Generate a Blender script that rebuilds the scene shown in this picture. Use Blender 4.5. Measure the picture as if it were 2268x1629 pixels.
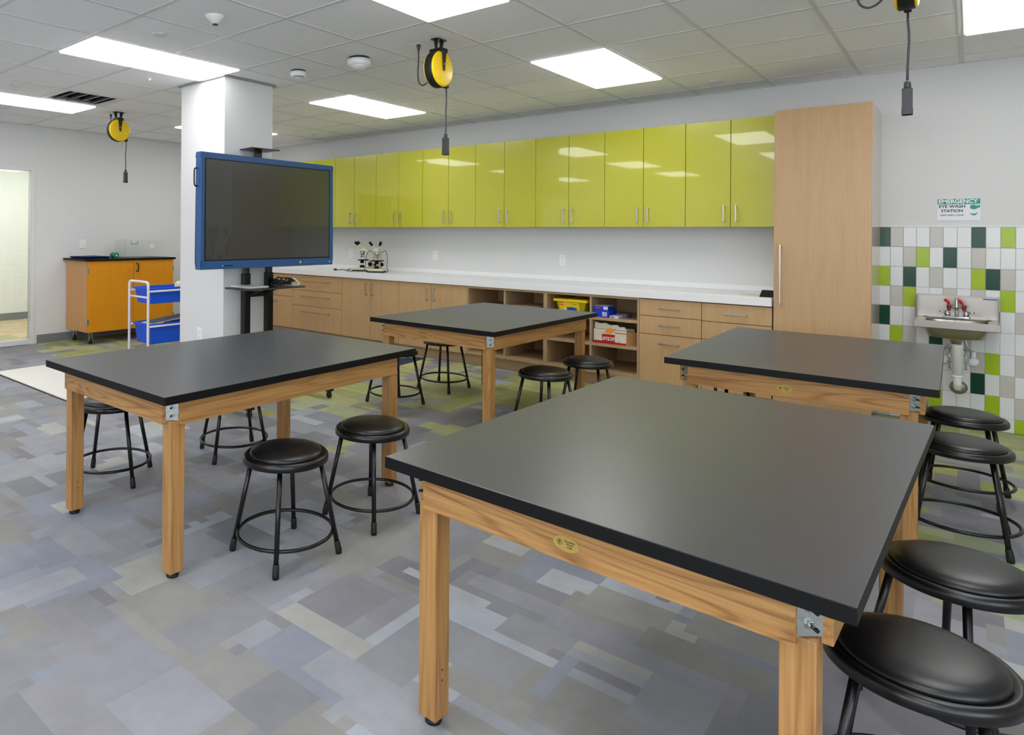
import bpy, bmesh, math, random
from mathutils import Vector, Matrix
R_ = math.radians
SC = bpy.context.scene
for o in list(bpy.data.objects): bpy.data.objects.remove(o, do_unlink=True)
COL = SC.collection

# ------------------------------------------------------------ camera
cam_d = bpy.data.cameras.new('camera'); cam = bpy.data.objects.new('camera', cam_d); COL.objects.link(cam)
SC.camera = cam
yaw, roll = R_(41.755), R_(0.40)
F = Vector((-math.sin(yaw), math.cos(yaw), 0)); Rt = Vector((math.cos(yaw), math.sin(yaw), 0)); U = Vector((0, 0, 1))
R3 = Rt*math.cos(roll) + U*math.sin(roll); U3 = U*math.cos(roll) - Rt*math.sin(roll)
M = Matrix((R3, U3, -F)).transposed().to_4x4(); M.translation = Vector((0, 0, 1.402))
cam.matrix_world = M
cam_d.sensor_fit = 'HORIZONTAL'; cam_d.sensor_width = 36.0
cam_d.lens = 1479.5/2268*36
cam_d.shift_x = (1134-828.1)/2268; cam_d.shift_y = (516.9-814.5)/2268
cam_d.clip_start = 0.05

# ------------------------------------------------------------ world, exposure
W = bpy.data.worlds.new('world'); SC.world = W; W.use_nodes = True
W.node_tree.nodes['Background'].inputs[0].default_value = (0.86, 0.93, 1, 1)
W.node_tree.nodes['Background'].inputs[1].default_value = 5.0
vs = SC.view_settings
vs.view_transform = 'Standard'; vs.look = 'None'; vs.gamma = 1; vs.use_curve_mapping = False
vs.exposure = 0.16
PANEL_STRENGTH = 6.8

# ------------------------------------------------------------ room numbers
H = 2.70; YW = 6.628; YC = 6.008; YU = 6.298; XL = -8.67; XR = 2.6; YF = -3.2
OX, OY, G = -0.052, 0.223, 0.61

# ------------------------------------------------------------ materials
def srgb(c):
    return tuple((v/255/12.92 if v/255 <= 0.04045 else ((v/255+0.055)/1.055)**2.4) for v in c)
MATS = {}
def mat(name, col, rough=0.5, metal=0.0, spec=0.5, emit=0, trans=0, coat=0, bump=0, bscale=200, var=0, vscale=8, alpha=1):
    if name in MATS: return MATS[name]
    m = bpy.data.materials.new(name); m.use_nodes = True; MATS[name] = m
    nt = m.node_tree; b = nt.nodes['Principled BSDF']
    c = srgb(col) if max(col) > 1 else col
    b.inputs['Base Color'].default_value = (*c, 1); b.inputs['Roughness'].default_value = rough
    b.inputs['Metallic'].default_value = metal; b.inputs['Specular IOR Level'].default_value = spec
    b.inputs['Transmission Weight'].default_value = trans; b.inputs['Coat Weight'].default_value = coat
    b.inputs['Alpha'].default_value = alpha
    if emit:
        b.inputs['Emission Color'].default_value = (*c, 1); b.inputs['Emission Strength'].default_value = emit
    tc = nt.nodes.new('ShaderNodeTexCoord')
    if bump:
        n = nt.nodes.new('ShaderNodeTexNoise'); n.inputs['Scale'].default_value = bscale; n.inputs['Detail'].default_value = 3
        bp = nt.nodes.new('ShaderNodeBump'); bp.inputs['Strength'].default_value = bump; bp.inputs['Distance'].default_value = 0.002
        nt.links.new(tc.outputs['Object'], n.inputs['Vector']); nt.links.new(n.outputs['Fac'], bp.inputs['Height'])
        nt.links.new(bp.outputs['Normal'], b.inputs['Normal'])
    # a faint unevenness in every surface
    v = var or 0.03
    n2 = nt.nodes.new('ShaderNodeTexNoise'); n2.inputs['Scale'].default_value = vscale; n2.inputs['Detail'].default_value = 4
    mr = nt.nodes.new('ShaderNodeMapRange'); mr.inputs['To Min'].default_value = 1-v; mr.inputs['To Max'].default_value = 1+v
    mx = nt.nodes.new('ShaderNodeMix'); mx.data_type = 'RGBA'; mx.blend_type = 'MULTIPLY'; mx.inputs[0].default_value = 1
    mx.inputs[6].default_value = (*c, 1)
    nt.links.new(tc.outputs['Object'], n2.inputs['Vector']); nt.links.new(n2.outputs['Fac'], mr.inputs['Value'])
    nt.links.new(mr.outputs['Result'], mx.inputs[7]); nt.links.new(mx.outputs[2], b.inputs['Base Color'])
    return m

def wood(name, light, dark, axis, scale=1.0, rough=0.4, figure=3.0, fine=90, strength=1.0, ring=0.3):
    """grain running along `axis` (0,1,2): flowing growth rings plus fine pores"""
    if name in MATS: return MATS[name]
    m = bpy.data.materials.new(name); m.use_nodes = True; MATS[name] = m
    nt = m.node_tree; b = nt.nodes['Principled BSDF']; b.inputs['Roughness'].default_value = rough
    tc = nt.nodes.new('ShaderNodeTexCoord'); oi = nt.nodes.new('ShaderNodeObjectInfo')
    ad = nt.nodes.new('ShaderNodeVectorMath'); ad.operation = 'ADD'
    sc = nt.nodes.new('ShaderNodeVectorMath'); sc.operation = 'SCALE'; sc.inputs[3].default_value = 7
    nt.links.new(oi.outputs['Location'], sc.inputs[0]); nt.links.new(tc.outputs['Object'], ad.inputs[0]); nt.links.new(sc.outputs[0], ad.inputs[1])
    mp = nt.nodes.new('ShaderNodeMapping'); s = [9*scale]*3; s[axis] = 0.9*scale; mp.inputs['Scale'].default_value = s
    nt.links.new(ad.outputs[0], mp.inputs['Vector'])
    n1 = nt.nodes.new('ShaderNodeTexNoise'); n1.inputs['Scale'].default_value = 1.0; n1.inputs['Detail'].default_value = 1.5
    n1.inputs['Distortion'].default_value = 0.4
    nt.links.new(mp.outputs[0], n1.inputs['Vector'])
    mu = nt.nodes.new('ShaderNodeMath'); mu.operation = 'MULTIPLY'; mu.inputs[1].default_value = figure*6
    fr = nt.nodes.new('ShaderNodeMath'); fr.operation = 'SINE'
    nt.links.new(n1.outputs['Fac'], mu.inputs[0]); nt.links.new(mu.outputs[0], fr.inputs[0])
    mp2 = nt.nodes.new('ShaderNodeMapping'); s2 = [fine*scale]*3; s2[axis] = 3*scale; mp2.inputs['Scale'].default_value = s2
    nt.links.new(ad.outputs[0], mp2.inputs['Vector'])
    n2 = nt.nodes.new('ShaderNodeTexNoise'); n2.inputs['Scale'].default_value = 1.0; n2.inputs['Detail'].default_value = 3
    nt.links.new(mp2.outputs[0], n2.inputs['Vector'])
    h_ = nt.nodes.new('ShaderNodeMath'); h_.operation = 'MULTIPLY_ADD'; h_.inputs[1].default_value = 0.5; h_.inputs[2].default_value = 0.5
    nt.links.new(fr.outputs[0], h_.inputs[0])
    p_ = nt.nodes.new('ShaderNodeMath'); p_.operation = 'POWER'; p_.inputs[1].default_value = 3.5; nt.links.new(h_.outputs[0], p_.inputs[0])
    a1 = nt.nodes.new('ShaderNodeMath'); a1.operation = 'MULTIPLY_ADD'; a1.inputs[1].default_value = -ring; a1.inputs[2].default_value = ring*0.3
    nt.links.new(p_.outputs[0], a1.inputs[0])
    a2 = nt.nodes.new('ShaderNodeMath'); a2.operation = 'ADD'
    nt.links.new(a1.outputs[0], a2.inputs[0]); nt.links.new(n2.outputs['Fac'], a2.inputs[1])
    cr = nt.nodes.new('ShaderNodeValToRGB')
    d, l = srgb(dark), srgb(light)
    mid = tuple((x+y)/2 for x, y in zip(d, l))
    cr.color_ramp.elements[0].position = 0.5-0.32/strength; cr.color_ramp.elements[0].color = (*d, 1)
    cr.color_ramp.elements[1].position = 0.5+0.25/strength; cr.color_ramp.elements[1].color = (*l, 1)
    nt.links.new(a2.outputs[0], cr.inputs[0]); nt.links.new(cr.outputs[0], b.inputs['Base Color'])
    bp = nt.nodes.new('ShaderNodeBump'); bp.inputs['Strength'].default_value = 0.12; bp.inputs['Distance'].default_value = 0.001
    nt.links.new(n2.outputs['Fac'], bp.inputs['Height']); nt.links.new(bp.outputs[0], b.inputs['Normal'])
    return m

M_wall = mat('wall_paint', (224, 224, 224), 0.65, bump=0.15, bscale=350, var=0.01, vscale=2)
M_hall = mat('hall_paint', (232, 234, 228), 0.7, bump=0.1, var=0.01)
M_ctile = mat('ceiling_tile', (250, 250, 250), 0.95, spec=0.1, bump=0.5, bscale=260, var=0.015, vscale=30)
M_tbar = mat('ceiling_bar', (220, 220, 220), 0.5)  # greyed so the white grid bars read as shadow lines
M_white = mat('white_plastic', (244, 244, 243), 0.4)
M_whitetrim = mat('white_frame', (225, 226, 226), 0.35)
M_base = mat('rubber_base', (122, 124, 128), 0.55)
M_counter = mat('white_counter', (238, 238, 240), 0.28, var=0.012, vscale=60)
M_lime = mat('lime_laminate', (190, 189, 48), 0.22, coat=0.9, var=0.02, vscale=3)
M_limegap = mat('lime_gap_shade', (96, 104, 20), 0.4)  # carcass colour darkened to put shade in the gaps between doors
M_lam = wood('maple_laminate', (200, 164, 120), (186, 149, 106), 2, scale=1.6, rough=0.38, figure=1.0, fine=60, strength=0.55)
M_lamtall = wood('maple_laminate_tall', (198, 162, 120), (185, 148, 106), 2, scale=1.6, rough=0.34, figure=1.0, fine=60, strength=0.55)
M_lamedge = mat('maple_edge', (178, 148, 112), 0.45)
M_lamin = mat('maple_inside', (176, 146, 108), 0.5)
M_gap = mat('dark_brown', (60, 42, 26), 0.8)  # plain dark brown for screw holes, mat edge and print
M_nickel = mat('brushed_nickel', (200, 196, 188), 0.28, metal=1)
M_steel = mat('stainless_steel', (168, 162, 154), 0.3, metal=1, var=0.05, vscale=30)
M_chrome = mat('chrome', (215, 217, 220), 0.08, metal=1)
M_zinc = mat('zinc_plate', (190, 195, 190), 0.3, metal=1, var=0.25, vscale=60)
M_top = mat('black_epoxy_sheen', (64, 64, 67), 0.31, spec=0.7, bump=0.05, bscale=500, var=0.08, vscale=3)  # base lightened to grey to imitate sheen on the black top
M_topedge = mat('black_epoxy_edge', (6, 6, 7), 0.5, spec=0.25)
OL, OD = (194, 147, 88), (132, 88, 44)
M_oakx = wood('oak_grain_lengthwise', OL, OD, 0, rough=0.38, scale=1.1, figure=15, fine=130, strength=0.75, ring=0.34)
M_oaky = wood('oak_grain_crosswise', OL, OD, 1, rough=0.38, figure=10, fine=130, strength=0.6, ring=0.24)
M_oakz = wood('oak_grain_upright', OL, OD, 2, rough=0.38, figure=8, fine=130, strength=0.6, ring=0.24)
M_black = mat('black_metal', (9, 9, 9), 0.3, spec=0.5)
M_vinyl = mat('black_vinyl', (14, 14, 16), 0.33, spec=0.5, bump=0.08, bscale=600)
M_rubber = mat('black_rubber', (14, 14, 14), 0.6)
M_brass = mat('brass_plaque', (190, 160, 84), 0.35, metal=0.35)
M_ink = mat('dark_green_ink', (66, 74, 40), 0.6)
M_yellow = mat('reel_yellow', (255, 212, 0), 0.36, coat=0.1)
M_connector = mat('dark_grey_plastic', (56, 56, 60), 0.5)
M_blueframe = mat('blue_bezel', (44, 88, 140), 0.3)
M_screen = mat('dark_screen', (42, 45, 46), 0.26, spec=1.0, coat=0.5)
M_orangewood = wood('amber_birch', (226, 152, 22), (214, 138, 14), 2, rough=0.3, figure=0.6, fine=30, strength=0.4)
M_orangeside = wood('amber_birch_side', (222, 170, 110), (204, 148, 88), 2, rough=0.4, figure=0.6, fine=30, strength=0.4)
M_bluebin = mat('blue_plastic', (6, 88, 226), 0.35)
M_cart = mat('white_tube', (236, 232, 240), 0.35)
M_red = mat('red_plastic', (214, 30, 26), 0.4)
M_pvc = mat('white_pvc', (248, 248, 252), 0.35)
M_darkslot = mat('dark_slot', (40, 40, 42), 0.7)
M_cream = mat('cream_enamel', (214, 212, 186), 0.35)
M_paper = mat('paper_white', (235, 233, 225), 0.8)

# ------------------------------------------------------------ mesh builder
class MB:
    def __init__(s): s.v = []; s.f = []; s.m = []; s.sm = []
    def add(s, vs_, fs, m=0, smooth=False):
        o = len(s.v); s.v += [tuple(v) for v in vs_]
        for f in fs: s.f.append([i+o for i in f]); s.m.append(m); s.sm.append(smooth)
    def box(s, x0, y0, z0, x1, y1, z1, m=0):
        if x0 > x1: x0, x1 = x1, x0
        if y0 > y1: y0, y1 = y1, y0
        if z0 > z1: z0, z1 = z1, z0
        s.add([(x0,y0,z0),(x1,y0,z0),(x1,y1,z0),(x0,y1,z0),(x0,y0,z1),(x1,y0,z1),(x1,y1,z1),(x0,y1,z1)],
              [(0,3,2,1),(4,5,6,7),(0,1,5,4),(1,2,6,5),(2,3,7,6),(3,0,4,7)], m); return s
    def prism(s, pts, z0, z1, m=0, axis=2):
        n = len(pts)
        def P(p, h):
            return (p[0], p[1], h) if axis == 2 else ((p[0], h, p[1]) if axis == 1 else (h, p[0], p[1]))
        vs_ = [P(p, z0) for p in pts]+[P(p, z1) for p in pts]
        fs = [tuple(range(n))[::-1], tuple(range(n, 2*n))]+[(i, (i+1) % n, n+(i+1) % n, n+i) for i in range(n)]
        s.add(vs_, fs, m); return s
    def tube(s, pts, r, n=10, m=0, closed=False, caps=True):
        pts = [Vector(p) for p in pts]; N = len(pts)
        rs = r if isinstance(r, (list, tuple)) else [r]*N
        rings = []; prev = None
        for i, p in enumerate(pts):
            if closed: t = (pts[(i+1) % N]-pts[i-1])
            else: t = (pts[min(i+1, N-1)]-pts[max(i-1, 0)])
            t.normalize()
            if prev is None:
                a = Vector((0, 0, 1)) if abs(t.z) < 0.9 else Vector((1, 0, 0)); u = t.cross(a).normalized()
            else:
                u = (prev-t*prev.dot(t)); u = u.normalized() if u.length > 1e-6 else t.orthogonal().normalized()
            prev = u; w = t.cross(u)
            rings.append([p+(u*math.cos(2*math.pi*k/n)+w*math.sin(2*math.pi*k/n))*rs[i] for k in range(n)])
        vs_ = [v for rg in rings for v in rg]; fs = []
        for i in range(N if closed else N-1):
            j = (i+1) % N
            for k in range(n): fs.append((i*n+k, i*n+(k+1) % n, j*n+(k+1) % n, j*n+k))
        s.add(vs_, fs, m, True)
        if caps and not closed:
            s.add(rings[0], [tuple(range(n))[::-1]], m); s.add(rings[-1], [tuple(range(n))], m)
        return s
    def lathe(s, prof, c=(0, 0, 0), n=40, m=0, axis=2, smooth=True):
        """prof: (radius, height) list turned about `axis` through c"""
        c = Vector(c); vs_ = []
        for r, h in prof:
            for k in range(n):
                a = 2*math.pi*k/n; x, y = r*math.cos(a), r*math.sin(a)
                vs_.append(c+Vector(((x, y, h), (y, h, x), (h, x, y))[{2: 0, 1: 1, 0: 2}[axis]]))
        fs = []
        for i in range(len(prof)-1):
            for k in range(n): fs.append((i*n+k, i*n+(k+1) % n, (i+1)*n+(k+1) % n, (i+1)*n+k))
        s.add(vs_, fs, m, smooth)
        if prof[0][0] > 1e-5: s.add(vs_[:n], [tuple(range(n))[::-1]], m)
        if prof[-1][0] > 1e-5: s.add(vs_[-n:], [tuple(range(n))], m)
        return s
    def build(s, name, mats, parent=None, bevel=0, seg=2, loc=None):
        me = bpy.data.meshes.new(name); me.from_pydata([tuple(v) for v in s.v], [], s.f)
        mats = mats if isinstance(mats, (list, tuple)) else [mats]
        for m in mats: me.materials.append(m)
        me.polygons.foreach_set('material_index', s.m); me.polygons.foreach_set('use_smooth', s.sm)
        bm = bmesh.new(); bm.from_mesh(me); bmesh.ops.remove_doubles(bm, verts=bm.verts, dist=1e-6)
        bmesh.ops.recalc_face_normals(bm, faces=bm.faces); bm.to_mesh(me); bm.free(); me.update()
        o = bpy.data.objects.new(name, me); COL.objects.link(o)
        if parent: o.parent = parent
        if loc: o.location = loc
        if bevel:
            b = o.modifiers.new('bevel', 'BEVEL'); b.width = bevel; b.segments = seg; b.limit_method = 'ANGLE'; b.angle_limit = R_(40)
        return o
def box(name, mats, b, parent=None, bevel=0): return MB().box(*b).build(name, mats, parent, bevel)

def thing(name, label, cat, loc=(0, 0, 0), rz=0, group=None):
    o = bpy.data.objects.new(name, None); COL.objects.link(o); o.empty_display_size = 0.1
    o.location = loc; o.rotation_euler = (0, 0, rz); o['label'] = label; o['category'] = cat
    if group: o['group'] = group
    return o
def tag(o, label, cat, group=None):
    o['label'] = label; o['category'] = cat
    if group: o['group'] = group
    return o
def struct(o, label=None):
    o['kind'] = 'structure'
    if label: o['label'] = label
    return o
def copy_tree(o, parent=None):
    c = o.copy(); COL.objects.link(c)
    if parent: c.parent = parent
    for ch in [x for x in bpy.data.objects if x.parent == o]: copy_tree(ch, c)
    return c
def dup(root, loc, rz, label, group=None):
    c = copy_tree(root); c.location = loc; c.rotation_euler = (0, 0, rz); c['label'] = label
    if group: c['group'] = group
    return c
def text(name, s, size, m, parent, mtx, ext=0.0004, bold=0.0, sx=1.0, align='CENTER'):
    cu = bpy.data.curves.new(name, 'FONT'); cu.body = s; cu.size = size; cu.align_x = align; cu.align_y = 'CENTER'
    cu.extrude = ext; cu.offset = bold
    t = bpy.data.objects.new(name+'_tmp', cu); COL.objects.link(t)
    dg = bpy.context.evaluated_depsgraph_get(); me = bpy.data.meshes.new_from_object(t.evaluated_get(dg))
    bpy.data.objects.remove(t, do_unlink=True)
    me.transform(mtx @ Matrix.Diagonal((sx, 1, 1, 1)))
    me.materials.clear(); me.materials.append(m)
    o = bpy.data.objects.new(name, me); COL.objects.link(o); o.parent = parent
    return o
def facing(nrm, up, at, spin=0):
    """matrix putting text (xy-plane, +z out) on a surface with outward normal nrm"""
    n = Vector(nrm).normalized(); u = Vector(up); x = u.cross(n).normalized(); y = n.cross(x)
    m_ = Matrix((x, y, n)).transposed().to_4x4(); m_.translation = Vector(at)
    return m_ @ Matrix.Rotation(spin, 4, 'Z')

# ============================================================ room shell
rnd = random.Random(7)
# ---- carpet: patchwork of woven rectangles
def make_floor():
    c = 0.05; x0, x1, y0, y1 = -11.3, XR+0.1, YF-0.1, YW+0.1
    nx, ny = int((x1-x0)/c), int((y1-y0)/c)
    greys = [(148,148,153),(143,143,149),(137,137,143),(154,155,160),(148,152,163),(142,146,158),(151,150,148),(144,142,140),(133,132,138),(153,153,161),(145,143,150),(159,161,168)]
    lights = [(178,181,187),(176,176,171),(172,178,187)]
    greens = [(172,176,116),(180,182,132),(164,168,102),(178,184,148),(188,190,134),(166,172,140)]
    grid = [[None]*nx for _ in range(ny)]
    def low(x, y): return math.sin(x*1.7+y*0.9)+math.sin(x*0.8-y*1.9+1.3)
    def colour(x, y):
        g = 0.0
        if y > 3.1: g = min(1, (y-3.1)/1.0)*0.78
        if x < -6.0: g = 0.5 if y > 3.3 and x < -7.0 else 0.0
        g *= 1.0+0.35*low(x, y)
        r = rnd.random()
        if r < g: return rnd.choice(greens)
        if rnd.random() < 0.07: return rnd.choice(lights)
        return rnd.choice(greys)
    def paint(n, wmin, wmax, hmin, hmax):
        for _ in range(n):
            w, h = rnd.randint(wmin, wmax), rnd.randint(hmin, hmax)
            if rnd.random() < 0.3: w, h = h, w
            i, j = rnd.randint(-4, nx), rnd.randint(-4, ny)
            col = colour(x0+(i+w/2)*c, y0+(j+h/2)*c); dv = rnd.uniform(-5, 5); col = tuple(v+dv for v in col)
            for jj in range(max(0, j), min(ny, j+h)):
                row = grid[jj]
                for ii in range(max(0, i), min(nx, i+w)): row[ii] = col
    for j in range(ny):
        for i in range(nx): grid[j][i] = None
    area = nx*ny
    paint(area//14, 7, 14, 4, 8); paint(area//42, 4, 9, 3, 5); paint(area//90, 3, 8, 1, 3)
    me = bpy.data.meshes.new('floor')
    vs_ = [(x0+i*c, y0+j*c, 0) for j in range(ny+1) for i in range(nx+1)]
    fs = [(j*(nx+1)+i, j*(nx+1)+i+1, (j+1)*(nx+1)+i+1, (j+1)*(nx+1)+i) for j in range(ny) for i in range(nx)]
    me.from_pydata(vs_, [], fs)
    ca = me.color_attributes.new('patch', 'FLOAT_COLOR', 'CORNER'); buf = []
    hall = [(196,172,140),(188,166,138),(202,180,150),(170,170,130)]
    for j in range(ny):
        for i in range(nx):
            if x0+i*c < XL-0.05: cc = srgb(hall[(i//9*3+j//5*7+i//4) % 4])
            else: cc = [v*0.93 for v in srgb(grid[j][i] or greys[0])]
            buf += [cc[0], cc[1], cc[2], 1.0]*4
    ca.data.foreach_set('color', buf)
    m = bpy.data.materials.new('carpet'); m.use_nodes = True; nt = m.node_tree; b = nt.nodes['Principled BSDF']
    b.inputs['Roughness'].default_value = 0.62; b.inputs['Specular IOR Level'].default_value = 0.3
    a = nt.nodes.new('ShaderNodeAttribute'); a.attribute_name = 'patch'
    tc = nt.nodes.new('ShaderNodeTexCoord')
    n1 = nt.nodes.new('ShaderNodeTexNoise'); n1.inputs['Scale'].default_value = 5; n1.inputs['Detail'].default_value = 6; n1.inputs['Roughness'].default_value = 0.65
    n2 = nt.nodes.new('ShaderNodeTexNoise'); n2.inputs['Scale'].default_value = 320; n2.inputs['Detail'].default_value = 2
    nt.links.new(tc.outputs['Object'], n1.inputs['Vector']); nt.links.new(tc.outputs['Object'], n2.inputs['Vector'])
    mr = nt.nodes.new('ShaderNodeMapRange'); mr.inputs['From Min'].default_value = 0.3; mr.inputs['From Max'].default_value = 0.7
    mr.inputs['To Min'].default_value = 0.88; mr.inputs['To Max'].default_value = 1.1
    nt.links.new(n1.outputs['Fac'], mr.inputs['Value'])
    mr2 = nt.nodes.new('ShaderNodeMapRange'); mr2.inputs['To Min'].default_value = 0.9; mr2.inputs['To Max'].default_value = 1.1
    nt.links.new(n2.outputs['Fac'], mr2.inputs['Value'])
    mm = nt.nodes.new('ShaderNodeMath'); mm.operation = 'MULTIPLY'; nt.links.new(mr.outputs[0], mm.inputs[0]); nt.links.new(mr2.outputs[0], mm.inputs[1])
    mx = nt.nodes.new('ShaderNodeMix'); mx.data_type = 'RGBA'; mx.blend_type = 'MULTIPLY'; mx.inputs[0].default_value = 1
    nt.links.new(a.outputs['Color'], mx.inputs[6]); nt.links.new(mm.outputs[0], mx.inputs[7]); nt.links.new(mx.outputs[2], b.inputs['Base Color'])
    bp = nt.nodes.new('ShaderNodeBump'); bp.inputs['Strength'].default_value = 0.25; bp.inputs['Distance'].default_value = 0.003
    nt.links.new(n2.outputs['Fac'], bp.inputs['Height']); nt.links.new(bp.outputs[0], b.inputs['Normal'])
    me.materials.append(m)
    o = bpy.data.objects.new('floor', me); COL.objects.link(o); return struct(o)
make_floor()

# ---- walls
struct(box('wall_back', M_wall, (XL-0.1, YW, 0, XR+0.1, YW+0.12, H+0.1)))
wr = MB(); WY = [(-2.9, -0.9), (-0.5, 1.5)]  # unseen openings added in this wall to bring in fill daylight
wr.box(XR, YF, 0, XR+0.12, YW, 0.9); wr.box(XR, YF, 2.45, XR+0.12, YW, H+0.1)
ys_ = [YF]+[v for p_ in WY for v in p_]+[YW]
for k in range(0, len(ys_), 2): wr.box(XR, ys_[k], 0.9, XR+0.12, ys_[k+1], 2.45)
struct(wr.build('wall_right', M_wall))
for k, (ya, yb) in enumerate(WY):
    b = MB(); f = 0.05
    b.box(XR+0.03, ya, 0.9, XR+0.09, yb, 0.9+f); b.box(XR+0.03, ya, 2.45-f, XR+0.09, yb, 2.45); b.box(XR+0.03, ya, 0.9+f, XR+0.09, ya+f, 2.45-f); b.box(XR+0.03, yb-f, 0.9+f, XR+0.09, yb, 2.45-f); b.box(XR+0.03, (ya+yb)/2-0.02, 0.9+f, XR+0.09, (ya+yb)/2+0.02, 2.45-f)
    struct(b.build('added_window_%d' % (k+3), M_whitetrim))
wf = MB(); WX = [(-2.4, -0.2), (0.1, 2.3)]; WZ0, WZ1 = 0.9, 2.45  # openings behind the camera, also added for daylight on the ceiling
wf.box(XL, YF-0.12, 0, XR, YF, WZ0); wf.box(XL, YF-0.12, WZ1, XR, YF, H+0.1)
xs_ = [XL]+[v for p_ in WX for v in p_]+[XR]
for k in range(0, len(xs_), 2): wf.box(xs_[k], YF-0.12, WZ0, xs_[k+1], YF, WZ1)
struct(wf.build('wall_front', M_wall))
for k, (xa, xb) in enumerate(WX):
    b = MB(); f = 0.05
    b.box(xa, YF-0.09, WZ0, xb, YF-0.03, WZ0+f); b.box(xa, YF-0.09, WZ1-f, xb, YF-0.03, WZ1); b.box(xa, YF-0.09, WZ0+f, xa+f, YF-0.03, WZ1-f); b.box(xb-f, YF-0.09, WZ0+f, xb, YF-0.03, WZ1-f); b.box((xa+xb)/2-0.02, YF-0.09, WZ0+f, (xa+xb)/2+0.02, YF-0.03, WZ1-f)
    struct(b.build('added_window_%d' % (k+1), M_whitetrim))
wl = MB()
DY1 = 3.385; DY0 = 1.2; DZ = 2.19            # glazed doorway in the left wall
wl.box(XL-0.12, YF, 0, XL, DY0, H+0.1); wl.box(XL-0.12, DY1, 0, XL, YW, H+0.1); wl.box(XL-0.12, DY0, DZ, XL, DY1, H+0.1)
struct(wl.build('wall_left', M_wall))
# corridor beyond the doorway
struct(box('wall_corridor', M_hall, (-11.37, -1, 0, -11.25, YW, 2.75)))
struct(box('wall_corridor_end', M_hall, (-11.25, 6.0, 0, XL-0.12, 6.1, 2.75)))
struct(box('wall_corridor_near', M_hall, (-11.25, -1.1, 0, XL-0.12, -1.0, 2.75)))
struct(box('ceiling_corridor', M_ctile, (-11.37, -1.1, 2.70, XL-0.12, 6.1, 2.76)))
hl = thing('ceiling_light', 'unseen lit panel added to brighten the corridor beyond the glazed doorway', 'ceiling light', (-9.95, 3.2, 2.69))  # light added so the corridor does not go dark
MB().box(-0.3, -1.8, 0, 0.3, 1.8, 0.009).build('diffuser', mat('corridor_fill', (1.0, 1.0, 0.97), 0.6, emit=9.0), hl)
MB().box(-0.31, -1.81, 0.0095, 0.31, 1.81, 0.0098).build('frame', M_whitetrim, hl)
struct(box('baseboard_corridor', M_base, (-11.25, -1, 0, -11.235, 6.0, 0.11)))
# door frame and glass
d1 = MB()
d1.box(XL-0.08, DY1-0.045, 0, XL+0.012, DY1, DZ); d1.box(XL-0.08, DY0, 0, XL+0.012, DY0+0.045, DZ)
d1.box(XL-0.08, DY0+0.045, DZ-0.045, XL+0.012, DY1-0.045, DZ); d1.box(XL-0.08, DY0+0.045, 0, XL+0.012, DY1-0.045, 0.06)
d1.box(XL-0.06, 2.25, 0.06, XL, 2.30, DZ-0.045)
dfr = struct(d1.build('door_1', M_whitetrim, bevel=0.003))
M_glass = bpy.data.materials.new('clear_glass'); M_glass.use_nodes = True
nt = M_glass.node_tree; nt.nodes.clear(); ou = nt.nodes.new('ShaderNodeOutputMaterial'); mxs = nt.nodes.new('ShaderNodeMixShader')
tr = nt.nodes.new('ShaderNodeBsdfTransparent'); gl = nt.nodes.new('ShaderNodeBsdfGlossy'); gl.inputs['Roughness'].default_value = 0.02
tr.inputs[0].default_value = (0.95, 0.97, 0.96, 1)
fr = nt.nodes.new('ShaderNodeFresnel'); fr.inputs[0].default_value = 1.45
nt.links.new(fr.outputs[0], mxs.inputs[0]); nt.links.new(tr.outputs[0], mxs.inputs[1]); nt.links.new(gl.outputs[0], mxs.inputs[2]); nt.links.new(mxs.outputs[0], ou.inputs[0])
box('glass_pane', M_glass, (XL-0.036, DY0+0.045, 0.06, XL-0.028, DY1-0.045, DZ-0.045), dfr)
# baseboards
struct(box('baseboard_left', M_base, (XL, DY1+0.03, 0, XL+0.012, YW, 0.105)))
struct(box('baseboard_left_near', M_base, (XL, YF, 0, XL+0.012, DY0-0.03, 0.105)))
struct(box('baseboard_front', M_base, (XL, YF, 0, XR, YF+0.012, 0.105)))
struct(box('baseboard_right', M_base, (XR-0.012, YF, 0, XR, YW-0.02, 0.105)))
# pillar
PX0, PX1, PY0, PY1 = -5.245, -4.60, 3.29, 3.80
struct(box('wall_pillar', M_wall, (PX0, PY0, 0, PX1, PY1, H+0.01), bevel=0.003))
b_ = MB(); b_.box(PX0-0.012, PY0-0.012, 0, PX1+0.012, PY1+0.012, 0.105)
struct(b_.build('baseboard_pillar', M_base))
b_ = MB(); e = 0.022
b_.box(PX0-e, PY0-e, H-0.012, PX1+e, PY0, H); b_.box(PX0-e, PY1, H-0.012, PX1+e, PY1+e, H)
b_.box(PX0-e, PY0, H-0.012, PX0, PY1, H); b_.box(PX1, PY0, H-0.012, PX1+e, PY1, H)
struct(b_.build('trim_1', mat('grey_angle', (150, 150, 152), 0.5)))

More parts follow.
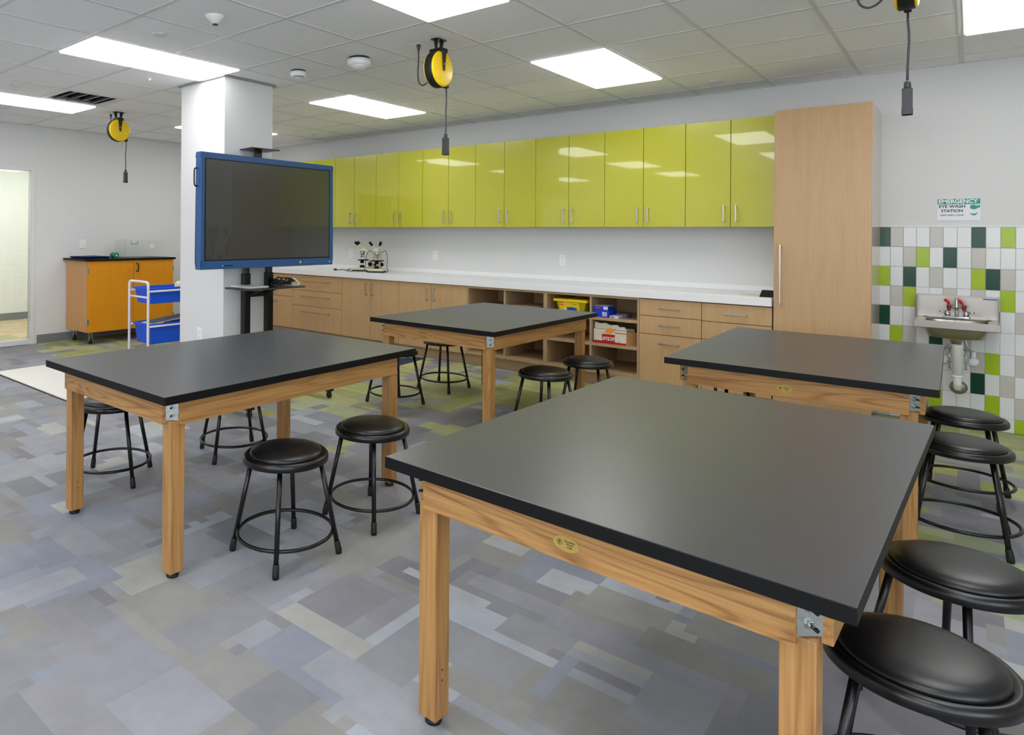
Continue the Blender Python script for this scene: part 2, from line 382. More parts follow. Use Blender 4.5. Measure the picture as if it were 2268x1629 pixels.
# ---- ceiling: lay-in tiles with a T-bar grid
tb = MB(); tiles = MB()
LIGHTS = [(i, j) for i in (-12, -8, -4, 0) for j in (-5, -1, 3, 7)]  # rows behind the camera are unseen, added for fill light
lightcells = {(i, j+k) for i, j in LIGHTS for k in (0, 1)}
VENT = (-11, 4)
i0, i1 = -15, 5; j0, j1 = -6, 11
for i in range(i0, i1):
    for j in range(j0, j1):
        if (i, j) in lightcells or (i, j) == VENT: continue
        x, y = OX+G*i, OY+G*j
        xa, xb, ya, yb = max(x+0.008, XL), min(x+G-0.008, XR), max(y+0.008, YF), min(y+G-0.008, YW)
        if xb-xa > 0.03 and yb-ya > 0.03: tiles.box(xa, ya, H+0.004, xb, yb, H+0.02)
struct(tiles.build('ceiling', M_ctile, bevel=0.003, seg=1))
struct(box('ceiling_plenum', mat('plenum_grey', (120, 120, 120), 0.9), (XL-0.1, YF-0.1, H+0.10, XR+0.1, YW+0.1, H+0.16)))
for i in range(i0, i1+1):
    x = OX+G*i; w = 0.012
    if XL < x < XR: tb.box(x-w, YF, H, x+w, YW, H+0.01)
for j in range(j0, j1+1):
    y = OY+G*j
    if YF < y < YW: tb.box(XL, y-0.012, H+0.0005, XR, y+0.012, H+0.0105)
tb.box(XL, YW-0.022, H-0.001, XR, YW, H+0.01); tb.box(XL, YF, H-0.001, XL+0.022, YW, H+0.01)
tb.box(XR-0.022, YF, H-0.001, XR, YW, H+0.01)
struct(tb.build('trim_2', M_tbar))

# ---- ceiling lights
M_diff = mat('light_diffuser', (1.0, 1.0, 0.985), 0.6, emit=PANEL_STRENGTH)
lt = thing('ceiling_light', 'x', 'ceiling light', (0, 0, H), 0, 'recessed ceiling light panels')
f_ = MB(); a, l, e = 0.293, 0.598, 0.014
f_.box(-a, -l, -0.003, a, -l+e, 0.05); f_.box(-a, l-e, -0.003, a, l, 0.05); f_.box(-a, -l+e, -0.003, -a+e, l-e, 0.05); f_.box(a-e, -l+e, -0.003, a, l-e, 0.05)
f_.build('frame', M_whitetrim, lt)
box('diffuser', M_diff, (-a+e, -l+e, -0.012, a-e, l-e, 0.008), lt, bevel=0.0015)
box('housing', M_whitetrim, (-a+e, -l+e, 0.03, a-e, l-e, 0.045), lt)
LLAB = {(-4, 7): 'square-looking lit ceiling panel nearest the lime wall cabinets, right of the nearer hanging reel',
        (-8, 7): 'lit ceiling panel behind the white column, above the left end of the lime cabinets',
        (-12, 7): 'distant lit ceiling panel whose tips just peek out beside the white column',
        (0, 7): 'lit ceiling panel cut off by the top right corner of the picture',
        (-4, 3): 'lit ceiling panel cut off by the top edge above the nearer yellow reel',
        (-8, 3): 'long lit ceiling panel touching the top of the white column',
        (-12, 3): 'lit ceiling panel at the far left edge, beside the dark air vent'}
first = True
for (i, j) in LIGHTS:
    vis = (i, j) in LLAB
    lab = LLAB.get((i, j), 'unseen lit ceiling panel added above or behind the camera, outside the picture')
    loc = (OX+G*(i+0.5), OY+G*(j+1), H)
    if first: lt.location = loc; lt['label'] = lab; first = False
    else: dup(lt, loc, 0, lab, 'recessed ceiling light panels')

# ---- air vent, detectors, sprinklers
vt = thing('air_vent', 'grey louvred ceiling air vent beside the far left light panel', 'air vent', (OX+G*(VENT[0]+0.5), OY+G*(VENT[1]+0.5), H))
v = MB(); q = 0.295
v.box(-q, -q, -0.004, q, -q+0.05, 0.01); v.box(-q, q-0.05, -0.004, q, q, 0.01); v.box(-q, -q+0.05, -0.004, -q+0.05, q-0.05, 0.01); v.box(q-0.05, -q+0.05, -0.004, q, q-0.05, 0.01)
v.build('frame', M_whitetrim, vt)
box('duct_opening', M_darkslot, (-q+0.05, -q+0.05, 0.05, q-0.05, q-0.05, 0.07), vt)
for k in range(4):
    v = MB(); y = -0.18+k*0.115
    v.prism([(y, 0.0), (y+0.008, -0.004), (y+0.06, 0.04), (y+0.052, 0.044)], -q+0.05, q-0.05, axis=0); v.build('louvre', mat('vent_grey', (150, 152, 152), 0.5), vt)

def smoke(x, y, r, h, label, lens):
    t = thing('smoke_detector', label, 'detector', (x, y, H+0.004))
    MB().lathe([(r*0.88, 0), (r*0.88, -h*0.18), (r*0.8, -h*0.2)], n=36, axis=2).build('mounting_ring', M_darkslot, t)
    MB().lathe([(r, -h*0.2), (r, -h*0.62), (r*0.94, -h*0.72), (r*0.6, -h*0.8), (r*0.5, -h), (0.001, -h*1.02)], n=36).build('housing', M_white, t)
    MB().lathe([(r*0.62, -h*0.795), (r*0.62, -h*0.86), (r*0.3, -h*0.9)], n=30).build('sensor_ring', M_darkslot if lens else M_white, t)
smoke(-3.39, 3.62, 0.088, 0.08, 'larger round white detector on the ceiling, left of the nearer yellow reel', False)
smoke(-4.03, 3.59, 0.064, 0.064, 'smaller round white smoke detector on the ceiling right of the white column', True)
dm = thing('dome_sensor', 'white domed ceiling sensor above the long light panel', 'sensor', (-3.40, 2.36, H+0.004))
MB().lathe([(0.06, 0), (0.058, -0.006), (0.045, -0.02), (0.02, -0.045), (0.001, -0.05)], n=30).build('dome', M_white, dm)
MB().lathe([(0.012, -0.046), (0.018, -0.054), (0.001, -0.056)], n=16).build('lens', M_connector, dm)
for (x, y, lab) in ((-3.98, 2.33, 'flat round sprinkler cap in the ceiling tile above the long light panel'),
                    (-6.35, 2.30, 'flat round sprinkler cap in the ceiling near the far left light panel'),
                    (-6.46, 6.05, 'flat round sprinkler cap in the ceiling at the far left of the lime cabinets'),
                    (-1.60, 6.09, 'flat round sprinkler cap in the ceiling right of the square light panel'),
                    (-4.045, 6.05, 'flat round sprinkler cap in the ceiling below the nearer reel')):
    t = tag(MB().lathe([(0.045, 0.004), (0.045, -0.004), (0.038, -0.009), (0.001, -0.01)], (x, y, H), n=28).build('sprinkler_cap', M_tbar), lab, 'sprinkler', 'ceiling sprinkler caps')
g_ = thing('green_glint', 'tiny green reflection drawn as a glowing dot in the ceiling left of the white column', 'reflection', (-5.193, 2.949, H))  # a green reflection, built as a small glowing lens in a housing
MB().lathe([(0.02, 0.004), (0.018, -0.006), (0.001, -0.008)], n=16).build('housing', M_white, g_)
MB().lathe([(0.006, -0.007), (0.004, -0.013), (0.001, -0.014)], n=10).build('lens', mat('green_reflection', (0.2, 1.0, 0.6), 0.4, emit=6), g_)

# ============================================================ glazed wall tiles behind the sink
def make_tiles():
    cols = {'W': (232, 233, 234), 'g': (200, 197, 190), 'L': (168, 196, 36), 'D': (24, 70, 52)}
    ms = [mat('tile_'+n, c, 0.16, spec=0.3, var=0.02) for n, c in zip(('white', 'grey', 'lime', 'forest'), cols.values())]
    ms.append(mat('grout', (205, 205, 203), 0.8))
    rows = ['DgWWgWWDWLW', 'WWgLWDWgWWW', 'LWDWgWWLDgW', 'WgLWWgWgWLW', 'DWWgWLWWDWg', 'WLgWDWgWWWW', 'gWWLWWWgLWg', 'WDWgWWWDWgW', 'WgWWLWWWLWg', 'gWLWWWgWWWL']
    tw, th = 0.0789, 0.1535; x0 = -0.467-tw; ztop = 1.4785
    b = MB(); yb = YW-0.006
    b.box(x0, YW-0.007, 0, XR, YW, ztop+0.012, 4)
    rr = random.Random(3); n = int((XR-x0)/tw)
    b.box(x0+0.001, YW-0.011, ztop+0.001, XR, YW-0.007, ztop+0.012, 0)
    for r in range(10):
        z1 = ztop-r*th; z0 = max(z1-th, 0.0)
        for c in range(n+1):
            ch = rows[r][c] if c < 11 else rr.choice('WWWWWgggLD')
            xa = x0+c*tw; xb = min(xa+tw, XR)
            if xb-xa < 0.01: continue
            g = 0.0012
            b.box(xa+g, YW-0.012, z0+g, xb-g, YW-0.007, z1-g, 'WgLD'.index(ch))
    o = b.build('trim_3', ms, bevel=0.0015, seg=1); struct(o)
make_tiles()

# ============================================================ fitted cabinets
def bar_handle(name, parent, p, length, vertical, m=M_nickel, r=0.0055, out=0.032):
    """square-section pull with two posts; p is centre on the door face (facing -Y)"""
    x, y, z = p; b = MB(); h = length/2
    if vertical:
        b.box(x-r, y-out-2*r, z-h, x+r, y-out, z+h)
        for s in (-1, 1): b.box(x-r*0.9, y-out, z+s*(h-0.012)-r, x+r*0.9, y+0.001, z+s*(h-0.012)+r)
    else:
        b.box(x-h, y-out-2*r, z-r, x+h, y-out, z+r)
        for s in (-1, 1): b.box(x+s*(h-0.012)-r, y-out, z-r*0.9, x+s*(h-0.012)+r, y+0.001, z+r*0.9)
    return b.build(name, m, parent, bevel=0.0015)
GAP = 0.0024
M_carc = mat('carcass_gap_shade', (104, 70, 40), 0.6)  # darkened so seams between the fronts look like shaded gaps
# upper cabinets
UP = [(-7.06, -6.69, -6.324), (-6.324, -5.967, -5.591), (-5.591, -5.222, -4.853), (-4.853, -4.478, -4.112), (-4.112, -3.745, -3.375),
      (-3.375, -3.007, -2.639), (-2.639, -2.269, -1.899), (-1.899, -1.533, -1.158)]
UPL = ['glossy lime wall cabinet at the row\'s far left, mostly hidden behind the screen',
       'glossy lime wall cabinet just right of the big screen', 'glossy lime wall cabinet, second to the right of the big screen',
       'glossy lime wall cabinet behind the socket of the nearer hanging reel', 'glossy lime wall cabinet, fourth from the tall wood cabinet',
       'glossy lime wall cabinet, third from the tall wood cabinet', 'glossy lime wall cabinet, second from the tall wood cabinet',
       'glossy lime wall cabinet touching the tall wood cabinet']
ZB, ZT = 1.478, 2.397
for (xa, xm, xb), lab in zip(UP, UPL):
    t = thing('wall_cabinet', lab, 'wall cabinet', (xa, YU, ZB), 0, 'lime wall cabinets')
    w = xb-xa; hh = ZT-ZB
    box('carcass', M_limegap, (GAP/2, 0.022, 0.003, w-GAP/2, YW-YU-0.001, hh-0.003), t)
    for k, (a, b) in enumerate(((0, xm-xa), (xm-xa, w))):
        d = box('door', M_lime, (a+GAP, 0, 0, b-GAP, 0.019, hh), t, bevel=0.0012)
        hx = (xm-xa)+(-0.048 if k == 0 else 0.048)
        bar_handle('handle', d, (hx, 0, 0.115), 0.145, True)
# base cabinets
ZK, ZD0, ZC = 0.0, 0.115, 0.845
def base_root(xa, xb, label, m=M_lam, z1=ZC, group='maple base cabinets'):
    t = thing('base_cabinet', label, 'base cabinet', (xa, YC, 0), 0, group)
    w = xb-xa
    box('toe_kick', M_lamedge, (0, 0.06, 0, w, 0.075, ZD0), t)
    return t, w
def drawers(xa, xb, seams, hl, label, hz=None):
    t, w = base_root(xa, xb, label)
    box('carcass', M_carc, (GAP/2, 0.022, ZD0+0.002, w-GAP/2, YW-YC-0.001, ZC-0.002), t)
    zs = [ZC-0.006]+seams+[ZD0]
    for k in range(len(zs)-1):
        d = box('drawer', M_lam, (GAP, 0, zs[k+1]+GAP, w-GAP, 0.02, zs[k]-GAP), t, bevel=0.001)
        bar_handle('handle', d, (w/2, 0, zs[k]-0.075), hl, False)
def doors(xa, xm, xb, label):
    t, w = base_root(xa, xb, label)
    box('carcass', M_carc, (GAP/2, 0.022, ZD0+0.002, w-GAP/2, YW-YC-0.001, ZC-0.002), t)
    for k, (a, b) in enumerate(((0, xm-xa), (xm-xa, w))):
        d = box('door', M_lam, (a+GAP, 0, ZD0, b-GAP, 0.02, ZC-0.006), t, bevel=0.001)
        bar_handle('handle', d, ((xm-xa)+(-0.05 if k == 0 else 0.05), 0, ZC-0.125), 0.15, True)
drawers(-7.75, -6.827, [0.69, 0.535], 0.30, 'wooden drawer base cabinet mostly hidden behind the screen stand')
drawers(-6.827, -5.896, [0.636, 0.434], 0.52, 'wide three-drawer base cabinet right of the screen stand')
doors(-5.896, -5.414, -4.968, 'two-door base cabinet below the microscopes')
doors(-4.968, -4.496, -4.02, 'two-door base cabinet left of the open shelves, behind the rear table')
drawers(-2.192, -1.676, [0.692, 0.533], 0.17, 'narrow three-drawer base cabinet just right of the open shelves')
drawers(-1.676, -1.158, [0.687, 0.537], 0.17, 'narrow drawer base cabinet against the tall wood cabinet')
def shelves(xa, xd, xb, zsL, zsR, label):
    t = thing('open_shelf_cabinet', label, 'shelf unit', (xa, YC, 0), 0, 'open shelf cabinets')
    w = xb-xa; d = YW-YC-0.002; p = 0.019; xd = xd-xa; z0 = 0.14
    box('toe_kick', M_lamedge, (0, 0.06, 0, w, 0.075, z0), t)
    box('side_panel', M_lamedge, (0.0005, 0, z0-0.02, p, d, ZC-0.002), t); box('side_panel', M_lamedge, (w-p, 0, z0-0.02, w-0.0005, d, ZC-0.002), t)
    box('top_panel', M_lamedge, (p, 0, ZC-0.022, w-p, d, ZC-0.002), t)
    box('bottom_panel', M_lamedge, (p, 0, z0-0.02, w-p, d, z0+0.01), t)
    box('back_panel', M_lamin, (p, d-0.012, z0+0.01, w-p, d, ZC-0.022), t)
    box('divider', M_lamedge, (xd-p/2, 0.0, z0+0.01, xd+p/2, d-0.012, ZC-0.022), t)
    for z in zsL: box('shelf', M_lamedge, (p, 0.004, z-0.026, xd-p/2, d-0.012, z), t)
    for z in zsR: box('shelf', M_lamedge, (xd+p/2, 0.004, z-0.026, w-p, d-0.012, z), t)
shelves(-4.02, -3.56, -3.105, [0.638, 0.397], [0.638, 0.397], 'open wooden shelf cabinet left of the yellow tub')
shelves(-3.105, -2.642, -2.192, [0.638, 0.397], [0.638, 0.397], 'open wooden shelf cabinet holding the yellow tub and the blue boxes')
# tall cabinet
t = thing('tall_cabinet', 'tall pale wood cupboard at the right end of the lime cabinets', 'tall cabinet', (-1.154, YC, 0))
w = 0.622; HT = 2.385; D_ = YW-YC-0.001
box('toe_kick', M_lamedge, (0, 0.06, 0, w, 0.075, 0.1), t)
box('carcass', mat('pale_side_laminate', (200, 180, 164), 0.18, coat=0.3), (0.003, 0.022, 0.1, w, D_, HT), t, bevel=0.001)
d = box('door', M_lamtall, (0.003, 0, 0.1, w-0.001, 0.02, HT), t, bevel=0.0015)
bar_handle('handle', d, (0.052, 0, 1.10), 0.47, True, r=0.006)
# worktop
ct = thing('worktop', 'long white countertop running along the back wall', 'countertop', (0, 0, 0))
box('slab', M_counter, (-7.75, YC-0.025, ZC+0.001, -1.160, YW-0.001, 0.915), ct, bevel=0.003)
box('backsplash', M_counter, (-7.75, YW-0.02, 0.9155, -1.160, YW-0.001, 0.965), ct, bevel=0.002)

# ---- wall sockets
def socket(p, axis, label, toggle=False):
    t = thing('wall_socket', label, 'socket', p, {'y': 0, 'x': R_(90), 'xl': R_(90)}[axis], 'white wall plates')
    box('plate', M_white, (-0.036, -0.006, -0.058, 0.036, -0.0005, 0.058), t, bevel=0.002)
    for s in (-1, 1):
        box('outlet', M_paper, (-0.017, -0.009, s*0.026-0.015, 0.017, -0.006, s*0.026+0.015), t, bevel=0.002)
socket((-4.90, YW, 1.135), 'y', 'white wall socket above the countertop right of the microscopes')
socket((-3.225, YW, 1.128), 'y', 'white wall socket above the middle of the countertop')
socket((-6.33, YW, 1.133), 'y', 'white wall socket behind the microscopes')
socket((-7.35, YW, 1.02), 'y', 'white wall socket just right of the white column, below the screen')
socket((-4.93, PY0, 0.52), 'y', 'white wall socket low on the front of the white column')
socket((XL, 3.985, 1.235), 'x', 'white wall plate above the orange cabinet')

# ============================================================ work tables
TA, TB, TH = 1.111, 1.556, 0.761
def make_table():
    t = thing('work_table', 'x', 'table', group='oak and black lab tables')
    tp = MB(); z0, z1 = TH-0.034, TH
    tp.add([(0,0,z0),(TA,0,z0),(TA,TB,z0),(0,TB,z0),(0,0,z1),(TA,0,z1),(TA,TB,z1),(0,TB,z1)], [(4,5,6,7)], 0)
    tp.add([(0,0,z0),(TA,0,z0),(TA,TB,z0),(0,TB,z0),(0,0,z1),(TA,0,z1),(TA,TB,z1),(0,TB,z1)], [(0,3,2,1),(0,1,5,4),(1,2,6,5),(2,3,7,6),(3,0,4,7)], 1)
    tp = tp.build('tabletop', [M_top, M_topedge], t, bevel=0.0025)
    e = 0.072; L = 0.062; za = 0.626; zt = TH-0.035
    corners = [(e, e, 1, 1), (TA-e, e, -1, 1), (TA-e, TB-e, -1, -1), (e, TB-e, 1, -1)]
    for (cx, cy, sx, sy) in corners:
        b = MB()
        b.box(cx, cy, 0.022, cx+sx*L, cy+sy*L, 0.638)
        k = 0.03
        pts = [(cx+sx*k, cy), (cx+sx*L, cy), (cx+sx*L, cy+sy*L), (cx, cy+sy*L), (cx, cy+sy*k)]
        if sx*sy < 0: pts = pts[::-1]
        b.prism(pts, 0.638, zt)
        lg = b.build('leg', M_oakz, t, bevel=0.002)
        c = (cx+sx*L/2, cy+sy*L/2)
        MB().lathe([(0.017, 0.024), (0.02, 0.012), (0.024, 0.01), (0.024, 0.0005)], (c[0], c[1], 0), n=20).build('foot_glide', M_rubber, lg)
        for s in (0, 1):   # pre-drilled holes near the foot
            hb = MB(); hy = 0.13+0.03*s
            hb.lathe([(0.0028, -0.0005), (0.0028, 0.0006)], (cx+(sx*L if sx > 0 else sx*L), c[1]+0.0, hy), n=10, axis=0)
            hb.build('screw_hole', M_gap, lg)
        # corner plate with two bolts on the chamfer
        n = Vector((-sx, -sy, 0)).normalized(); tv = Vector((-n.y, n.x, 0)); mid = Vector((cx+sx*k/2, cy+sy*k/2, 0))+n*0.0025
        pb = MB(); hw = 0.0255
        p = [mid+tv*hw+n*0.001, mid-tv*hw+n*0.001, mid-tv*hw-n*0.0015, mid+tv*hw-n*0.0015]
        pb.prism([(q.x, q.y) for q in p], 0.640, zt-0.001)
        pl = pb.build('corner_plate', M_zinc, t)
        for z in (0.662, 0.694):
            c3 = Vector((mid.x, mid.y, z))
            bb = MB(); bb.tube([c3+n*0.001, c3+n*0.003], 0.011, n=16); bb.tube([c3+n*0.003, c3+n*0.010], 0.0085, n=6)
            bb.build('nut', M_zinc, pl)
            MB().tube([c3+n*0.010, c3+n*0.022], 0.0042, n=10).build('bolt', M_black, pl)
    T_ = 0.022; k = 0.03
    a1 = MB().box(e+k-0.0, e-T_, za, TA-e-k, e-0.0005, zt).build('apron', M_oakx, t, bevel=0.0015)
    MB().box(e+k, TB-e+0.0005, za, TA-e-k, TB-e+T_, zt).build('apron', M_oakx, t, bevel=0.0015)
    MB().box(e-T_, e+k, za, e-0.0005, TB-e-k, zt).build('apron', M_oaky, t, bevel=0.0015)
    MB().box(TA-e+0.0005, e+k, za, TA-e+T_, TB-e-k, zt).build('apron', M_oaky, t, bevel=0.0015)
    # oval maker's plaque on the front apron
    pb = MB(); cx, cz, y = TA*0.487, 0.669, e-T_
    rx, rz = 0.034, 0.0185
    for r0, yy in ((1.0, 0.0014), (0.93, 0.0018)):
        pts = [(cx+rx*r0*math.cos(2*math.pi*k_/40), cz+rz*r0*math.sin(2*math.pi*k_/40)) for k_ in range(40)]
        pb.prism(pts, y-yy, y-0.0002, axis=1)
    plq = pb.build('plaque', M_brass, a1)
    eb = MB(); ec = (cx-0.017, y-0.0022, cz+0.001)
    eb.tube([(ec[0]+0.0062*math.cos(a_*math.pi/9), ec[1]+0.0002, ec[2]+0.0062*math.sin(a_*math.pi/9)) for a_ in range(18)], 0.0006, n=5, closed=True)
    eb.lathe([(0.003, -0.0003), (0.003, 0.0003)], (ec[0], ec[1]+0.0002, ec[2]+0.0015), n=8, axis=1)
    eb.box(ec[0]-0.0006, ec[1], ec[2]-0.005, ec[0]+0.0006, ec[1]+0.0004, ec[2]+0.001)
    eb.build('emblem', M_ink, plq)
    for s_, dz, sz in (('Diversified', 0.0066, 0.0062), ('Wood', 0.0002, 0.0068), ('crafts', -0.0064, 0.0062)):
        text('lettering', s_, sz, M_ink, plq, facing((0, -1, 0), (0, 0, 1), (cx+0.009, y-0.0021, cz+dz)), ext=0.0002, bold=0.0001)
    return t
tab = make_table()
TABS = [(-1.252, 1.456, -0.035, 'large oak-legged lab table with black top in the right foreground'),
        (-3.426, 1.394, -0.006, 'oak-legged black-topped lab table at the left, in front of the screen'),
        (-3.425, 3.797, -0.018, 'oak-legged black-topped lab table in the middle, before the open shelves'),
        (-1.202, 3.652, 0.012, 'oak-legged black-topped lab table at the right, before the tall cupboard')]
for k, (x, y, r, lab) in enumerate(TABS):
    if k == 0: tab.location = (x, y, 0); tab.rotation_euler = (0, 0, r); tab['label'] = lab
    elif k == 1:   # turned half round: its plaque faces away
        dup(tab, (x+TA*math.cos(r)-TB*math.sin(r), y+TA*math.sin(r)+TB*math.cos(r), 0), r+math.pi, lab)
    else: dup(tab, (x, y, 0), r, lab)

# ============================================================ stools
def make_stool():
    t = thing('stool', 'x', 'stool', group='round black padded stools')
    prof = [(0.160, 0.437), (0.168, 0.4405), (0.178, 0.439), (0.1845, 0.432), (0.186, 0.424), (0.186, 0.410), (0.1835, 0.408), (0.181, 0.410), (0.180, 0.424), (0.15, 0.430), (0.001, 0.431)]
    MB().lathe(prof, n=64).build('seat_rim', M_black, t)
    prof = [(0.157, 0.434), (0.1595, 0.440), (0.157, 0.4475), (0.148, 0.4545), (0.125, 0.4605), (0.09, 0.4645), (0.045, 0.4665), (0.001, 0.467)]
    MB().lathe(prof, n=64).build('seat_cushion', M_vinyl, t)
    for k in range(4):
        a = k*math.pi/2; c, s = math.cos(a), math.sin(a)
        top = Vector((0.146*c, 0.146*s, 0.428)); bot = Vector((0.2345*c, 0.2345*s, 0.012))
        lg = MB().tube([top, bot], 0.0108, n=16).build('leg', M_black, t)
        d = (bot-top).normalized()
        MB().tube([bot-d*0.045, bot-d*0.040, bot-d*0.002, Vector((bot.x, bot.y, 0.0008))], [0.0115, 0.0132, 0.0145, 0.0135], n=16).build('rubber_foot', M_rubber, lg)
    N = 72; z = 0.098; r = 0.2065
    MB().tube([(r*math.cos(2*math.pi*k/N), r*math.sin(2*math.pi*k/N), z) for k in range(N)], 0.0078, n=12, closed=True).build('foot_ring', M_black, t)
    return t
ST = [(-2.236, 1.936, 39.6, 'foremost of the two round black stools between the left table and the front table'),
      (-2.222, 2.490, 44, 'round black stool just behind the foremost stool, partly behind the large front table'),
      (-3.64, 1.853, 0, 'round black stool under the left table, right beside its leftmost leg'),
      (-3.49, 2.587, 24, 'round black stool seen under the left table as legs and ring only'),
      (-3.542, 4.244, 31.7, 'round black stool whose legs show just behind the right end of the left table'),
      (-3.559, 4.953, 47, 'round black stool under the middle table with its legs and ring showing'),
      (-2.215, 4.295, 36, 'round black stool at the right side of the middle table, the nearer one'),
      (-2.172, 4.895, 52, 'round black stool at the right side of the middle table, nearest the open shelves'),
      (-0.024, 4.815, 39, 'rearmost round black stool at the right, just in front of the sink'),
      (-0.028, 4.145, 45, 'second round black stool from the sink at the right edge'),
      (-0.022, 2.585, 8, 'round black stool beside the front table, cut by the right picture edge'),
      (-0.083, 1.985, 45, 'nearest round black stool in the bottom right corner'),
      (-1.255, 4.95, 26, 'round black stool mostly hidden beneath the right rear table')]
stool = make_stool()
for k, (x, y, r, lab) in enumerate(ST):
    if k == 0: stool.location = (x, y, 0); stool.rotation_euler = (0, 0, R_(r)); stool['label'] = lab
    else: dup(stool, (x, y, 0), R_(r), lab)

# ============================================================ cord reels
def make_reel():
    t = thing('cord_reel', 'x', 'cord reel', group='yellow ceiling cord reels')
    zc = -0.198; r = 0.122
    # ceiling bracket: plate and two tapering straps
    b = MB(); b.box(-0.03, -0.05, -0.006, 0.03, 0.05, 0.0)
    for s in (-1, 1):
        y0 = s*0.034
        b.prism([(y0-0.019, -0.006), (y0+0.019, -0.006), (y0*0.75+0.009, -0.07), (y0*0.75-0.009, -0.07)], -0.004, 0.004, axis=0)
    b.build('ceiling_bracket', M_black, t, bevel=0.001)
    # yoke over the drum
    b = MB(); b.box(-0.05, -0.036, -0.09, 0.05, 0.036, -0.062)
    for s in (-1, 1):
        x = s*0.046
        b.prism([(-0.026, -0.064), (0.026, -0.064), (0.010, zc-0.008), (0.0, zc-0.018), (-0.010, zc-0.008)], x-0.003*s, x+0.003*s, axis=0)
    b.build('yoke', M_black, t, bevel=0.002)
    MB().lathe([(r*0.985, -0.028), (r*1.0, -0.026), (r*1.0, 0.026), (r*0.985, 0.028)], (0, 0, zc), n=56, axis=0).build('drum', M_rubber, t)
    for s in (-1, 1):
        MB().lathe([(r*0.975, s*0.0285), (r*0.965, s*0.036), (r*0.85, s*0.0405), (0.03, s*0.0415), (0.001, s*0.0415)], (0, 0, zc), n=56, axis=0).build('side_disc', M_yellow, t)
    MB().lathe([(0.005, 0.049), (0.005, 0.052)], (0, 0, zc+0.03), n=12, axis=0).build('rivet', M_nickel, t)
    # outlet guide and hanging cord
    MB().box(-0.014, 0.072, zc-0.112, 0.014, 0.104, zc-0.07).build('cord_guide', M_rubber, t, bevel=0.004)
    pts = [(0, 0.09, zc-0.10), (0, 0.093, zc-0.15), (0.004, 0.088, zc-0.20), (0.005, 0.082, zc-0.25), (0.002, 0.086, zc-0.31), (0, 0.089, zc-0.37), (0, 0.087, zc-0.425)]
    cd = MB().tube(pts, 0.0048, n=10).build('hanging_cord', M_connector, t)
    c = MB(); y = 0.087; z = zc-0.42
    c.lathe([(0.010, 0.0), (0.013, -0.01), (0.013, -0.028)], (0, y, z), n=14)
    c.box(-0.018, y-0.018, z-0.145, 0.018, y+0.018, z-0.028)
    c.box(-0.0195, y-0.0195, z-0.145, 0.0195, y+0.0195, z-0.115)
    c.build('socket_block', M_connector, t, bevel=0.003)
    MB().tube([(0.013*math.cos(a*math.pi/6), y+0.013*math.sin(a*math.pi/6), z+0.002) for a in range(12)], 0.0018, n=6, closed=True).build('cord_clip', M_nickel, t)
    # feed cord looping up to a ceiling plug
    P = [(-0.17, 0, -0.035), (-0.17, 0, -0.12), (-0.175, 0, -0.2), (-0.165, 0, -0.26), (-0.135, 0, -0.285), (-0.10, 0, -0.275), (-0.075, 0, -0.245), (-0.068, 0, -0.21), (-0.045, 0.0, -0.195)]
    def smoothpts(P, n=5):
        P = [Vector(p) for p in P]; out = []
        for i in range(len(P)-1):
            a, b_, c_, d_ = P[max(i-1, 0)], P[i], P[i+1], P[min(i+2, len(P)-1)]
            for k in range(n):
                u = k/n
                out.append(0.5*((2*b_)+(c_-a)*u+(2*a-5*b_+4*c_-d_)*u*u+(-a+3*b_-3*c_+d_)*u**3))
        out.append(P[-1]); return out
    MB().tube(smoothpts(P), 0.0048, n=10).build('feed_cord', M_connector, t)
    MB().lathe([(0.014, -0.002), (0.014, -0.014), (0.007, -0.042), (0.005, -0.05)], (-0.17, 0, 0), n=14).build('ceiling_plug', M_connector, t)
    box('ceiling_outlet', M_white, (-0.2, -0.045, -0.003, -0.13, 0.045, 0.0), t)
    return t
reel = make_reel()
RL = [(-2.662, 3.62, 'yellow cord reel hanging from the ceiling before the lime cabinets'), (-6.93, 3.57, 'farthest and smallest-looking yellow cord reel, left of the white column'),
      (-0.209, 3.655, 'yellow cord reel cut off by the top edge, its socket hanging at upper right')]
for k, (x, y, lab) in enumerate(RL):
    if k == 0: reel.location = (x, y, H); reel['label'] = lab
    else: dup(reel, (x, y, H), 0, lab)
def smoothpts(P, n=5):
    P = [Vector(p) for p in P]; out = []
    for i in range(len(P)-1):
        a, b_, c_, d_ = P[max(i-1, 0)], P[i], P[i+1], P[min(i+2, len(P)-1)]
        for k in range(n):
            u = k/n
            out.append(0.5*((2*b_)+(c_-a)*u+(2*a-5*b_+4*c_-d_)*u*u+(-a+3*b_-3*c_+d_)*u**3))
    out.append(P[-1]); return out

# ============================================================ screen on its stand
tv = thing('display_screen', 'large dark flat screen in a blue frame on the wheeled stand', 'screen', (-4.36, 3.6125, 1.565))
w, h = 0.705, 0.452
fb = MB(); bs, bb, bt = 0.036, 0.062, 0.042
fb.box(-0.07, -w, -h, 0, w, -h+bb); fb.box(-0.07, -w, h-bt, 0, w, h); fb.box(-0.07, -w, -h+bb, 0, -w+bs, h-bt); fb.box(-0.07, w-bs, -h+bb, 0, w, h-bt)
fb.build('frame', M_blueframe, tv, bevel=0.004)
b = MB(); b.box(-0.02, -w+bs, -h+bb, -0.004, w-bs, h-bt); b.build('inner_bezel', M_black, tv)
i_ = 0.012; box('screen', M_screen, (-0.008, -w+bs+i_, -h+bb+i_, -0.003, w-bs-i_, h-bt-i_), tv)
box('rear_cover', M_black, (-0.095, -w+0.06, -h+0.06, -0.05, w-0.06, h-0.06), tv, bevel=0.01)
